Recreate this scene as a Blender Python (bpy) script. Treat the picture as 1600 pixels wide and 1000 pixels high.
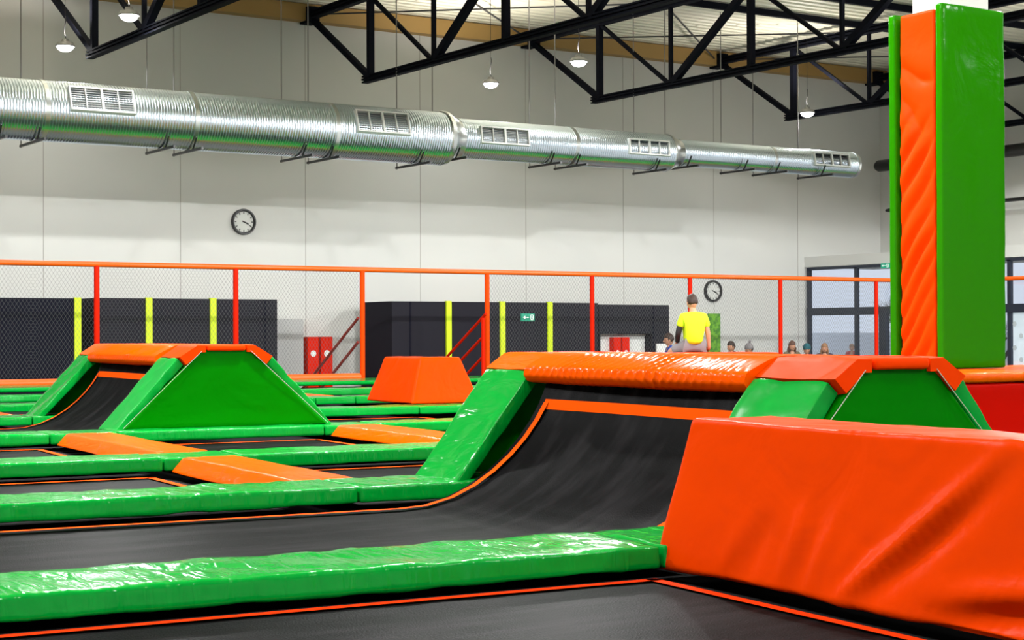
import bpy, bmesh, math, random
from mathutils import Vector, Matrix, noise
random.seed(7)
S = bpy.context.scene
COL = S.collection
for o in list(bpy.data.objects): bpy.data.objects.remove(o)

# ------------------------------------------------------------------ camera
f_px = 2632.9
yaw, pitch, roll = math.radians(33.3197), math.radians(0.4761), math.radians(-0.2218)
F = Vector((math.sin(yaw)*math.cos(pitch), math.cos(yaw)*math.cos(pitch), math.sin(pitch)))
R = Vector((math.cos(yaw), -math.sin(yaw), 0)); U = R.cross(F)
R2 = R*math.cos(roll)+U*math.sin(roll); U2 = -R*math.sin(roll)+U*math.cos(roll)
cam = bpy.data.cameras.new('camera'); cam.sensor_width = 36; cam.lens = f_px/1600*36
cam.clip_end = 400
co = bpy.data.objects.new('camera', cam); COL.objects.link(co)
M = Matrix((R2, U2, -F)).transposed().to_4x4(); M.translation = Vector((0, 0, 1.0))
co.matrix_world = M
cam.dof.use_dof = False
S.camera = co

# ------------------------------------------------------------------ world, exposure
W = bpy.data.worlds.new('world'); S.world = W; W.use_nodes = True
bg = W.node_tree.nodes['Background']
bg.inputs[0].default_value = (0.74, 0.80, 0.92, 1); bg.inputs[1].default_value = 1.0
S.view_settings.view_transform = 'Standard'; S.view_settings.look = 'None'
S.view_settings.exposure = 0.0; S.view_settings.gamma = 1; S.view_settings.use_curve_mapping = False

# high bay lamp rows: (x, y, z, watts)
LAMP_Z = 7.3
LAMP_VIS = [(11.9, 35.6), (11.8, 31.5), (22.6, 35.3), (22.5, 31.4), (31.75, 33.7)]
# rows outside the picture: depth, watts, half angle of the beam
ROW_SPEC = [(25.0, 215, 80.0), (14.0, 380, 86.5), (8.0, 70, 80), (3.0, 80, 80), (-2.0, 110, 80)]
LAMP_ROWS = [(x, y, p, a) for y, p, a in ROW_SPEC for x in (1.0, 9.0, 18.0, 27.0)] + [(35.0, 25.0, 200, 80), (36.0, 14.0, 330, 86.5)]  # last two are added fill lamps, brightening the right part of the back wall
P_VIS, P_UP = 20, 36

# ------------------------------------------------------------------ materials
MATS = {}
def mat(name, col, rough=0.5, metal=0.0, spec=0.5, coat=0.0, bump=None, emit=None, mottle=None, film=None):
    if name in MATS: return MATS[name]
    m = bpy.data.materials.new(name); m.use_nodes = True
    nt = m.node_tree; b = nt.nodes['Principled BSDF']
    b.inputs['Base Color'].default_value = (*col, 1)
    b.inputs['Roughness'].default_value = rough; b.inputs['Metallic'].default_value = metal
    b.inputs['Specular IOR Level'].default_value = spec
    b.inputs['Coat Weight'].default_value = coat; b.inputs['Coat Roughness'].default_value = 0.12
    tc = nt.nodes.new('ShaderNodeTexCoord')
    if emit:
        b.inputs['Emission Color'].default_value = (*emit[0], 1); b.inputs['Emission Strength'].default_value = emit[1]
    last = None
    for bp in (bump or []):
        mp = nt.nodes.new('ShaderNodeMapping'); mp.inputs['Scale'].default_value = bp['scale']
        if 'rot' in bp: mp.inputs['Rotation'].default_value = bp['rot']
        nt.links.new(tc.outputs['Object'], mp.inputs['Vector'])
        n = nt.nodes.new('ShaderNodeTexNoise'); n.inputs['Scale'].default_value = 1.0
        n.inputs['Detail'].default_value = bp.get('detail', 2); n.inputs['Distortion'].default_value = bp.get('dist', 0.0)
        nt.links.new(mp.outputs[0], n.inputs['Vector'])
        bm_ = nt.nodes.new('ShaderNodeBump'); bm_.inputs['Strength'].default_value = bp.get('s', .3)
        bm_.inputs['Distance'].default_value = bp.get('d', .02)
        nt.links.new(n.outputs['Fac'], bm_.inputs['Height'])
        if last: nt.links.new(last.outputs[0], bm_.inputs['Normal'])
        last = bm_
    if last: nt.links.new(last.outputs[0], b.inputs['Normal'])
    if mottle:
        mp = nt.nodes.new('ShaderNodeMapping'); mp.inputs['Scale'].default_value = mottle['scale']
        nt.links.new(tc.outputs['Object'], mp.inputs['Vector'])
        n = nt.nodes.new('ShaderNodeTexNoise'); n.inputs['Scale'].default_value = 1; n.inputs['Detail'].default_value = mottle.get('detail', 5)
        nt.links.new(mp.outputs[0], n.inputs['Vector'])
        cr = nt.nodes.new('ShaderNodeValToRGB')
        cr.color_ramp.elements[0].position = mottle.get('a', .35); cr.color_ramp.elements[1].position = mottle.get('b', .7)
        cr.color_ramp.elements[0].color = (*col, 1); cr.color_ramp.elements[1].color = (*mottle['col'], 1)
        nt.links.new(n.outputs['Fac'], cr.inputs[0]); nt.links.new(cr.outputs[0], b.inputs['Base Color'])
    if film:      # diffuse body under a thin clear film: reflectance f0 face-on rising to f90 at grazing view
        f0, f90 = film
        df = nt.nodes.new('ShaderNodeBsdfDiffuse'); df.inputs['Color'].default_value = (*col, 1)
        gs = nt.nodes.new('ShaderNodeBsdfGlossy'); gs.inputs['Roughness'].default_value = rough
        lw = nt.nodes.new('ShaderNodeLayerWeight'); lw.inputs['Blend'].default_value = .5
        pw = nt.nodes.new('ShaderNodeMath'); pw.operation = 'POWER'; pw.inputs[1].default_value = 5
        mu = nt.nodes.new('ShaderNodeMath'); mu.operation = 'MULTIPLY_ADD'; mu.inputs[1].default_value = f90-f0; mu.inputs[2].default_value = f0
        mx = nt.nodes.new('ShaderNodeMixShader'); out = nt.nodes['Material Output']
        nt.links.new(lw.outputs['Facing'], pw.inputs[0]); nt.links.new(pw.outputs[0], mu.inputs[0]); nt.links.new(mu.outputs[0], mx.inputs[0])
        nt.links.new(df.outputs[0], mx.inputs[1]); nt.links.new(gs.outputs[0], mx.inputs[2]); nt.links.new(mx.outputs[0], out.inputs['Surface'])
        if last:
            for nd in (df, gs, lw): nt.links.new(last.outputs[0], nd.inputs['Normal'])
        if mottle: nt.links.new(cr.outputs[0], df.inputs['Color'])
        nt.nodes.remove(b)
    MATS[name] = m
    return m

wr = [dict(scale=(16, 3.2, 3), rot=(0, 0, .75), s=.24, d=.035, detail=2, dist=.8)]
vb = lambda s, d: [dict(scale=(2.2, 2.2, 2.2), s=s, d=.05, detail=3, dist=1.2), dict(scale=(9, 9, 9), s=s*.35, d=d, detail=3, dist=.6)]
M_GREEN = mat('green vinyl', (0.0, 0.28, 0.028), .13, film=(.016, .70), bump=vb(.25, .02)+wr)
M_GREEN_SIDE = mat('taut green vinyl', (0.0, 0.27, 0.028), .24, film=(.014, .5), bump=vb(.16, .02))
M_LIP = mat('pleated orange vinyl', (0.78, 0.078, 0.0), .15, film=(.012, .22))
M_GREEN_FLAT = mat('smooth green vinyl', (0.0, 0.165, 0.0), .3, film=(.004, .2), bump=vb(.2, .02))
M_ORANGE = mat('orange vinyl', (0.80, 0.092, 0.0), .13, film=(.014, .45), bump=vb(.25, .02)+wr)
M_ORANGE_BOX = mat('orange box vinyl', (0.70, 0.044, 0.0), .30, film=(.003, .16), bump=vb(.30, .02))
M_RED = mat('red vinyl', (0.55, 0.003, 0.0), .3, film=(.006, .3), bump=vb(.15, .02))
M_REDORANGE = mat('red orange vinyl', (0.76, 0.044, 0.0), .42, film=(.004, .07), bump=vb(.2, .02))
M_COLGREEN = mat('leaf green vinyl', (0.014, 0.175, 0.0), .14, film=(.009, .35), bump=vb(.18, .02))
M_PIPE = mat('white piping', (.42, .50, .40), .4)
M_MESH = mat('black jumping mesh', (.0012, .0012, .0016), .36, film=(.003, .08),
             bump=[dict(scale=(140, 140, 140), s=.35, d=.004, detail=1), dict(scale=(1.2, 1.2, 1.2), s=.15, d=.05, detail=3)],
             mottle=dict(scale=(1.2, 7, 3), col=(.017, .016, .018), a=.46, b=.86, detail=9))
M_SPRING = mat('black spring cover', (.003, .003, .004), .6, film=(.004, .05))
M_STRIPE = mat('orange stripe webbing', (.78, .075, .0), .6, film=(.002, .03))
M_STRIPE_RED = mat('red orange webbing', (.72, .035, .0), .6, film=(.002, .03))
M_DECK = mat('black deck', (.004, .004, .005), .8, film=(.002, .03))
M_WALL = mat('painted concrete wall', (.59, .595, .58), .7, spec=.2, bump=[dict(scale=(1.2, 1.2, 1.2), s=.05, d=.02)],
             mottle=dict(scale=(.25, .25, .25), col=(.64, .635, .61), detail=3))
M_SEAM = mat('wall joint', (.34, .32, .30), .9)
M_BEAM = mat('tan eaves beam', (.38, .23, .07), .6)
M_CEIL = mat('corrugated roof sheet', (.70, .68, .56), .45, spec=.4)
M_STEEL = mat('dark navy steel', (.007, .008, .014), .5, film=(.006, .08))
M_STEEL_L = mat('zinc rod', (.22, .21, .20), .5)
M_ROD = mat('thin steel rod', (.03, .03, .035), .5)
M_GALV = mat('galvanised spiral duct', (.68, .78, .88), .27, metal=1.0, bump=[dict(scale=(.8, .8, .8), s=.2, d=.05, detail=2), dict(scale=(2, 14, 14), s=.12, d=.01, detail=2)])
M_GALV2 = mat('galvanised duct collar', (.75, .78, .78), .3, metal=1.0)
M_WHITE = mat('white painted metal', (.78, .80, .78), .4)
M_DARK = mat('dark recess', (.015, .018, .018), .6)
M_GREYSLAT = mat('grey louvre', (.30, .31, .31), .5)
M_FLOOR = mat('grey concrete floor', (.22, .22, .22), .5, mottle=dict(scale=(.6, .6, .6), col=(.27, .27, .265)))
M_CHAR = mat('charcoal panel', (.022, .021, .028), .6, film=(.003, .08))
M_CHAR2 = mat('deep navy black panel', (.010, .010, .018), .6, film=(.003, .08))
M_LIME = mat('lime paint', (.62, .80, .0), .5)
M_REDPAINT = mat('red paint', (.66, .014, .002), .35, film=(.006, .1))
M_ORPAINT = mat('orange paint', (.82, .06, .002), .35, film=(.006, .1))
M_NET = mat('dark net cord', (.10, .10, .105), .8)
M_FOAM = mat('orange foam sleeve', (.86, .10, .0), .38, bump=[dict(scale=(30, 5, 5), s=.2, d=.01)])
M_SIGN = mat('sign green', (.01, .28, .17), .5, emit=((.02, .45, .28), .25))
M_SIGNW = mat('sign white', (.8, .9, .85), .5, emit=((.8, 1, .9), .35))
M_FRAME = mat('navy window frame', (.012, .018, .035), .4)
M_CLOCKF = mat('clock face', (.62, .63, .60), .5)
M_BLACK = mat('black plastic', (.008, .008, .009), .35)
M_CONC = mat('concrete column', (.62, .61, .60), .7)
M_LAMP = mat('lamp diffuser', (1, 1, 1), .5, emit=((1, .99, .96), 26))
M_LAMPH = mat('lamp housing', (.30, .30, .30), .4, metal=.6)
M_SKIN = mat('skin', (.52, .25, .15), .55)
M_HAIR = mat('dark brown hair', (.030, .012, .007), .6)
M_NEON = mat('neon yellow shirt', (.52, .82, .008), .8, bump=[dict(scale=(7, 7, 7), s=.4, d=.03, detail=2)])
M_SLEEVE = mat('black sleeve', (.008, .008, .009), .7)
M_SHORTS = mat('grey shorts', (.20, .20, .22), .8)
M_GLASS = bpy.data.materials.new('window glass'); M_GLASS.use_nodes = True
_n = M_GLASS.node_tree; _n.nodes.clear()
_o = _n.nodes.new('ShaderNodeOutputMaterial'); _mx = _n.nodes.new('ShaderNodeMixShader'); _t = _n.nodes.new('ShaderNodeBsdfTransparent')
_g = _n.nodes.new('ShaderNodeBsdfGlossy'); _g.inputs['Roughness'].default_value = .03; _mx.inputs[0].default_value = .07
_t.inputs[0].default_value = (.93, .95, .97, 1)
_n.links.new(_t.outputs[0], _mx.inputs[1]); _n.links.new(_g.outputs[0], _mx.inputs[2]); _n.links.new(_mx.outputs[0], _o.inputs[0])

# ------------------------------------------------------------------ helpers
def finish(name, bm, m, parent=None, smooth=True, ang=40, loc=None):
    me = bpy.data.meshes.new(name)
    bmesh.ops.recalc_face_normals(bm, faces=bm.faces)
    if loc is not None: bmesh.ops.translate(bm, vec=-Vector(loc), verts=bm.verts)
    for fa in bm.faces: fa.smooth = smooth
    if smooth:
        for e in bm.edges:
            if len(e.link_faces) == 2 and e.calc_face_angle(0) > math.radians(ang): e.smooth = False
    bm.to_mesh(me); bm.free()
    for k in (m if isinstance(m, (list, tuple)) else [m]): me.materials.append(k)
    o = bpy.data.objects.new(name, me); COL.objects.link(o)
    if loc is not None: o.location = loc
    if parent: o.parent = parent; 
    if parent and loc is None: o.matrix_parent_inverse = parent.matrix_basis.inverted()
    return o
def tag(o, label=None, cat=None, group=None, kind=None):
    if label: o['label'] = label
    if cat: o['category'] = cat
    if group: o['group'] = group
    if kind: o['kind'] = kind
    return o
def thing(name, label, cat, loc=(0, 0, 0), rz=0, group=None):
    o = bpy.data.objects.new(name, None); COL.objects.link(o); o.location = loc; o.rotation_euler = (0, 0, rz)
    o.empty_display_size = .1
    return tag(o, label, cat, group)
def struct(name, bm, m, smooth=False):
    return tag(finish(name, bm, m, smooth=smooth), kind='structure')
def B(): return bmesh.new()
def box(bm, a, b, mi=0):
    xs = (a[0], b[0]); ys = (a[1], b[1]); zs = (a[2], b[2])
    v = [bm.verts.new((x, y, z)) for x in xs for y in ys for z in zs]
    for q in ((0, 1, 3, 2), (4, 6, 7, 5), (0, 4, 5, 1), (2, 3, 7, 6), (0, 2, 6, 4), (1, 5, 7, 3)):
        bm.faces.new([v[i] for i in q]).material_index = mi
    return v
def hexa(bm, P, mi=0):      # P: 8 points, bottom 4 then top 4
    v = [bm.verts.new(p) for p in P]
    for q in ((3, 2, 1, 0), (4, 5, 6, 7), (0, 1, 5, 4), (1, 2, 6, 5), (2, 3, 7, 6), (3, 0, 4, 7)):
        bm.faces.new([v[i] for i in q]).material_index = mi
def bar(bm, p, q, w, h=None, up=(0, 0, 1), mi=0):
    p = Vector(p); q = Vector(q); h = h or w
    d = (q-p).normalized(); up = Vector(up)
    if abs(d.dot(up)) > .98: up = Vector((0, 1, 0))
    s = d.cross(up).normalized(); t = s.cross(d).normalized()
    P = [p+s*(i*w/2)+t*(j*h/2) for i, j in ((-1, -1), (1, -1), (1, 1), (-1, 1))]+[q+s*(i*w/2)+t*(j*h/2) for i, j in ((-1, -1), (1, -1), (1, 1), (-1, 1))]
    hexa(bm, P, mi)
def tube(bm, pts, r, seg=10, caps=True, mi=0, closed=False):
    pts = [Vector(p) for p in pts]; rings = []; n = len(pts)
    rr = r if isinstance(r, (list, tuple)) else [r]*n
    ref = None
    for i, p in enumerate(pts):
        if closed: d = (pts[(i+1) % n]-pts[i-1]).normalized()
        else: d = (pts[min(i+1, n-1)]-pts[max(i-1, 0)]).normalized()
        if ref is None:
            ref = Vector((0, 0, 1)) if abs(d.z) < .9 else Vector((1, 0, 0))
        s = d.cross(ref).normalized(); t = s.cross(d).normalized(); ref = t
        rings.append([bm.verts.new(p+(s*math.cos(a)+t*math.sin(a))*rr[i]) for a in [2*math.pi*k/seg for k in range(seg)]])
    for i in range(n if closed else n-1):
        A, C = rings[i], rings[(i+1) % n]
        for k in range(seg): bm.faces.new((A[k], A[(k+1) % seg], C[(k+1) % seg], C[k])).material_index = mi
    if caps and not closed:
        bm.faces.new(rings[0]).material_index = mi; bm.faces.new(rings[-1][::-1]).material_index = mi
def axis_ticks(L, r, n):
    r = min(r, L*.45)
    a = [0, r*.12, r*.4, r]
    k = [L*i/n for i in range(1, n) if r*1.3 < L*i/n < L-r*1.3]
    return a+k+[L-r, L-r*.4, L-r*.12, L]
def rbox(dims, r, seg, fn, wob=0.0, wscale=3.0, seed=0.0, waniso=(1, 1, 1), extra=None):
    """closed rounded box of size dims, local coords 0..dims, mapped to the world by fn; soft wrinkles push along the local normal"""
    bm = B(); T = [axis_ticks(dims[i], r, seg[i]) for i in range(3)]
    cache = {}
    def vert(p):
        key = tuple(round(c, 5) for c in p)
        if key in cache: return cache[key]
        c = Vector([min(max(p[i], min(r, dims[i]*.45)), dims[i]-min(r, dims[i]*.45)) for i in range(3)])
        d = Vector(p)-c
        rad = [min(r, dims[i]*.45) for i in range(3)]
        n = d.normalized() if d.length > 1e-9 else Vector((0, 0, 1))
        q = c+Vector([n[i]*rad[i] for i in range(3)])
        w = 0
        if wob:
            w = wob*noise.noise(Vector([q[i]*wscale*waniso[i]+seed*7.3 for i in range(3)]))
            w += wob*.5*noise.noise(Vector([q[i]*wscale*2.7*waniso[i]+seed*3.1 for i in range(3)]))
        if extra: w += extra(q, n)
        q = q+n*w
        cache[key] = bm.verts.new(fn(q)); return cache[key]
    for ax in range(3):
        u, v = (ax+1) % 3, (ax+2) % 3
        for side in (0, dims[ax]):
            for i in range(len(T[u])-1):
                for j in range(len(T[v])-1):
                    vs = []
                    for a, b_ in ((i, j), (i+1, j), (i+1, j+1), (i, j+1)):
                        p = [0, 0, 0]; p[ax] = side; p[u] = T[u][a]; p[v] = T[v][b_]
                        vs.append(vert(p))
                    if len(set(vs)) >= 3:
                        try: bm.faces.new([x for k, x in enumerate(vs) if x not in vs[:k]])
                        except ValueError: pass
    return bm
def quadmap(P, dims):       # P: 8 points (bottom 4 ccw, top 4 ccw) -> trilinear map of local coords
    P = [Vector(p) for p in P]
    def fn(q):
        a, b_, c = q[0]/dims[0], q[1]/dims[1], q[2]/dims[2]
        lo = P[0]*(1-a)*(1-b_)+P[1]*a*(1-b_)+P[2]*a*b_+P[3]*(1-a)*b_
        hi = P[4]*(1-a)*(1-b_)+P[5]*a*(1-b_)+P[6]*a*b_+P[7]*(1-a)*b_
        return lo*(1-c)+hi*c
    return fn
def pad8(P, r=.03, seg=(8, 4, 2), **k):
    P = [Vector(p) for p in P]
    d = ((P[1]-P[0]).length+(P[5]-P[4]).length)/2, ((P[3]-P[0]).length+(P[7]-P[4]).length)/2, max(.03, ((P[4]-P[0]).length+(P[6]-P[2]).length)/2)
    return rbox(d, r, seg, quadmap(P, d), **k)
# the arena (trampoline field) stands turned 4.8 degrees to the hall
TH = math.radians(4.8); CT, ST = math.cos(TH), math.sin(TH)
def A(u, v, z=0.0): return Vector((u*CT+v*ST, -u*ST+v*CT, z))

# ------------------------------------------------------------------ hall shell
YW = 38.5; XR = 39.4; X0 = -9.0; Y0 = -8.0; ZC = 9.35
bm = B(); box(bm, (X0, Y0, -1.1), (60, 60, -1.0)); struct('floor', bm, M_FLOOR)
bm = B()
box(bm, (X0, YW, -1), (36.3, YW+.3, ZC+.1)); box(bm, (36.3, YW, 3.02), (XR, YW+.3, ZC+.1))
for i in range(-6, 12):
    x = 12.35+3.357*i/1.0
    if X0 < x < 36: box(bm, (x-.008, YW-.004, -1), (x+.008, YW+.01, 8.95), 1)
struct('wall_back', bm, [M_WALL, M_SEAM])
bm = B(); box(bm, (XR, Y0, 3.05), (XR+.3, YW+.3, ZC+.1)); struct('wall_right', bm, M_WALL)
bm = B(); box(bm, (36.12, 20, 3.02), (XR, YW, 3.34)); struct('trim_1', bm, M_WALL)
bm = B(); box(bm, (X0-.3, Y0, -1), (X0, YW+.3, ZC+.1)); struct('wall_left', bm, M_WALL)
bm = B(); box(bm, (X0, Y0-.3, -1), (60, Y0, ZC+.1)); struct('wall_front', bm, M_WALL)
bm = B(); box(bm, (X0, YW-.35, 8.9), (XR, YW, 9.32)); struct('trim_2', bm, M_BEAM)
# corrugated roof
bm = B(); y = Y0; prev = None; k = 0
while y < YW+.3:
    for dy, dz in ((0, 0), (.16, 0), (.20, .05), (.30, .05)):
        a = bm.verts.new((X0, y+dy, ZC+dz)); b_ = bm.verts.new((XR+.3, y+dy, ZC+dz))
        if prev: bm.faces.new((prev[0], prev[1], b_, a))
        prev = (a, b_)
    y += .34
struct('ceiling', bm, M_CEIL)

# ------------------------------------------------------------------ roof trusses
NODE = 2.925
def truss(X, label):
    t = thing('roof_truss', label, 'truss', (X, 38.3, 0), group='dark steel roof trusses')
    def loc(bm_, name, m=M_STEEL): finish(name, bm_, m, t, smooth=False)
    bm = B(); zt, zb = 9.04, 7.05
    y_end = 35.05-NODE*13
    def hb(bm, p, q, w, h):
        bar(bm, p, q, w, h*.22, mi=0)
        p = Vector(p); q = Vector(q)
        bar(bm, p+Vector((0, 0, h*.4)), q+Vector((0, 0, h*.4)), w*.9, h*.2); bar(bm, p-Vector((0, 0, h*.4)), q-Vector((0, 0, h*.4)), w*.9, h*.2)
        bar(bm, p, q, w*.35, h*.9)
    hb(bm, (X, 38.45, zt), (X, y_end, zt), .2, .2); box(bm, (X-.16, 38.0, zt-.2), (X+.16, 38.48, zt+.2)); loc(bm, 'top_chord')
    bm = B(); hb(bm, (X, 35.35, zb), (X, y_end, zb), .18, .17); loc(bm, 'bottom_chord')
    bm = B(); bar(bm, (X, 38.1, zt-.1), (X, 35.1, zb+.05), .13); loc(bm, 'diagonal_brace')
    for k in range(0, 13):
        y = 35.05-NODE*k
        bm = B(); bar(bm, (X, y, zb), (X, y, zt), .14 if k == 0 or k % 2 == 0 else .085); loc(bm, 'vertical_post')
        if k % 2 == 1:
            bm = B(); bar(bm, (X, y+NODE-.06, zt-.08), (X, y+.08, zb+.05), .085); loc(bm, 'diagonal_brace')
            bm = B(); bar(bm, (X, y-NODE+.06, zt-.08), (X, y-.08, zb+.05), .15); loc(bm, 'diagonal_brace')
    return t
truss(5.64, 'dark steel roof truss mostly out of frame, left of the one above the left lamps')
truss(12.35, 'dark steel roof truss at the upper left corner, above the left end of the duct')
truss(19.07, 'dark steel roof truss whose lower chord starts above the second duct grille')
truss(25.78, 'dark steel roof truss starting just right of the two middle lamps')
truss(32.5, 'dark steel roof truss starting beside the lamp nearest the column')
truss(38.9, 'dark steel roof truss along the right wall, seen right of the padded column')
for i, y in enumerate((32.55, 30.25, 27.2, 24.3)):
    bm = B(); bar(bm, (X0, y, 9.24), (XR, y, 9.24), .12, .16)
    o = finish('roof_purlin', bm, M_STEEL, smooth=False)
    tag(o, ['straight dark purlin under the roof sheets, nearest the back wall', 'straight dark purlin under the roof, second from the back wall',
            'straight dark purlin under the roof, third from the back wall', 'straight dark purlin under the roof, fourth from the back wall'][i], 'beam', 'roof purlins')
rods = [((19.3, 38.2), (25.6, 32.6), 'left of the middle truss'), ((19.3, 32.6), (25.6, 38.2), 'running down to the middle truss head'),
        ((26.0, 38.2), (32.3, 33.2), 'right of the middle truss'), ((26.0, 32.6), (32.3, 38.2), 'running down to the right truss head'),
        ((32.7, 38.2), (38.8, 33.2), 'behind the padded column'), ((12.6, 38.2), (18.9, 34.0), 'above the left part of the duct')]
for (a, b_, s) in rods:
    bm = B(); bar(bm, (*a, 9.1), (*b_, 9.1), .035)
    tag(finish('brace_rod', bm, M_ROD, smooth=False), 'thin diagonal steel rod under the roof, '+s, 'rod', 'roof bracing rods')

# ------------------------------------------------------------------ high bay lamps
def lamp_proto():
    t = thing('high_bay_lamp', '', 'lamp', (0, 0, 0))
    bm = B(); prof = [(0, .10), (.07, .10), (.09, .04), (.17, .02), (.21, -.05), (.20, -.07)]
    n = 20
    rings = [[bm.verts.new((r*math.cos(2*math.pi*k/n), r*math.sin(2*math.pi*k/n), z)) for k in range(n)] for r, z in prof[1:]]
    bm.faces.new(rings[0])
    for a, b_ in zip(rings, rings[1:]):
        for k in range(n): bm.faces.new((a[k], a[(k+1) % n], b_[(k+1) % n], b_[k]))
    h = finish('housing', bm, M_LAMPH, t)
    bm = B(); bmesh.ops.create_uvsphere(bm, u_segments=20, v_segments=10, radius=.175)
    for v in bm.verts: v.co.z = v.co.z*.62-.07
    d = finish('diffuser', bm, M_LAMP, t)
    bm = B()
    for k in range(7):
        tube(bm, [(.015*math.cos(k), .015*math.sin(k), .10+.07*k), (.015*math.cos(k+1), .015*math.sin(k+1), .17+.07*k)], .012, 5)
    tube(bm, [(0, 0, .58), (0, 0, ZC-LAMP_Z-.02)], .006, 5)
    finish('hanging_cable', bm, M_BLACK, t)
    return t
def copy_tree(o, parent=None):
    c = o.copy(); COL.objects.link(c)
    if parent: c.parent = parent
    for ch in list(o.children): copy_tree(ch, c)
    return c
def light_at(p, half, parent):
    for nm, e, ha, z, up in (('lamp_light', p*12, half, -.20, False), ('lamp_uplight', P_UP*12, 78, .16, True)):
        l = bpy.data.lights.new(nm, 'SPOT'); l.energy = e; l.color = (.98, .99, .97) if not up else (1, .93, .83); l.shadow_soft_size = .17
        l.spot_size = math.radians(2*ha); l.spot_blend = .06 if not up else .5
        o = bpy.data.objects.new(nm, l); COL.objects.link(o); o.parent = parent; o.location = (0, 0, z)
        if up: o.rotation_euler = (math.pi, 0, 0)
LP = lamp_proto()
vis_lab = ['round high bay lamp hanging at far left above the duct', 'bright round high bay lamp at the top edge, right of the leftmost lamp',
           'round high bay lamp hanging low beside the middle of the duct', 'round high bay lamp hanging just under the middle truss',
           'round high bay lamp hanging at the end of the right truss']
lamps = []
where = ['over the far side of the arena', 'over the middle of the arena', 'over the near side of the arena', 'above the camera', 'behind the camera']
for i, spec in enumerate(LAMP_VIS+LAMP_ROWS):
    x, y = spec[:2]; o = LP if i == 0 else copy_tree(LP)
    o.location = (x, y, LAMP_Z if i != 4 else 7.02); lamps.append(o)
    if i < 5: tag(o, vis_lab[i], 'lamp', 'high bay lamps over the back of the hall')
    elif i >= 25: tag(o, ['high bay lamp near the right wall over the far side of the arena', 'high bay lamp near the right wall over the middle of the arena'][i-25], 'lamp', 'high bay lamps outside the picture')
    else: tag(o, 'high bay lamp %s, %s in its row' % (where[(i-5)//4], ['leftmost', 'second', 'third', 'rightmost'][(i-5) % 4]), 'lamp', 'high bay lamps outside the picture')
for i, o in enumerate(lamps):
    light_at(P_VIS if i < 5 else LAMP_ROWS[i-5][2], 80 if i < 5 else LAMP_ROWS[i-5][3], o)

# ------------------------------------------------------------------ spiral air duct
DY = 33.0
t = thing('air_duct', 'silver galvanised spiral air duct hanging in front of the back wall', 'duct', (0, DY, 5.5))
def duct_section(x0, x1, r, z, name='duct_section'):
    bm = B(); n = 40; L = []
    x = x0; k = 0
    while x < x1-1e-6:
        L += [(x, r), (x+.040, r), (x+.047, r+.0055), (x+.054, r)]
        x += .060
    L.append((x1, r)); L = [(min(a, x1), b_) for a, b_ in L]
    rings = []
    for (a, b_) in L:
        rings.append([bm.verts.new((a+.0, DY+b_*math.cos(2*math.pi*j/n), z+b_*math.sin(2*math.pi*j/n))) for j in range(n)])
    for p, q in zip(rings, rings[1:]):
        for j in range(n): bm.faces.new((p[j], p[(j+1) % n], q[(j+1) % n], q[j]))
    bm.faces.new(rings[0]); bm.faces.new(rings[-1][::-1])
    return finish(name, bm, M_GALV, t, ang=60)
def lathe_x(bm, prof, z, n=40):
    rings = [[bm.verts.new((a, DY+b_*math.cos(2*math.pi*j/n), z+b_*math.sin(2*math.pi*j/n))) for j in range(n)] for a, b_ in prof]
    for p, q in zip(rings, rings[1:]):
        for j in range(n): bm.faces.new((p[j], p[(j+1) % n], q[(j+1) % n], q[j]))
ZB, ZM, ZS = 5.46, 5.50, 5.53
RB, RM, RS = .605, .455, .335
for a, b_ in ((4.0, 7.3), (7.3, 10.5), (10.5, 13.6), (13.6, 16.85), (16.85, 19.75)): duct_section(a, b_, RB, ZB)
for a, b_ in ((20.15, 23.3), (23.3, 26.3)): duct_section(a, b_, RM, ZM)
for a, b_ in ((26.6, 29.7), (29.7, 32.7)): duct_section(a, b_, RS, ZS)
for x, r, z in ((7.3, RB, ZB), (10.5, RB, ZB), (13.6, RB, ZB), (16.85, RB, ZB), (23.3, RM, ZM), (29.7, RS, ZS)):
    bm = B(); lathe_x(bm, [(x-.045, r-.01), (x-.045, r+.014), (x+.045, r+.014), (x+.045, r-.01)], z); finish('joint_collar', bm, M_GALV2, t, ang=30)
bm = B(); lathe_x(bm, [(19.72, RB), (19.75, RB+.02), (19.85, RB+.01), (19.95, RM+.08), (20.1, RM+.02), (20.2, RM)], (ZB+ZM)/2); finish('reducer', bm, M_GALV2, t, ang=30)
bm = B(); lathe_x(bm, [(26.28, RM), (26.31, RM+.02), (26.42, RM-.03), (26.55, RS+.03), (26.65, RS+.015), (26.68, RS)], (ZS+ZM)/2); finish('reducer', bm, M_GALV2, t, ang=30)
bm = B(); lathe_x(bm, [(32.66, RS-.02), (32.66, RS+.015), (32.74, RS+.015), (32.74, RS-.05), (32.70, 0.01)], ZS); finish('end_cap', bm, M_GALV2, t, ang=30)
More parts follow.
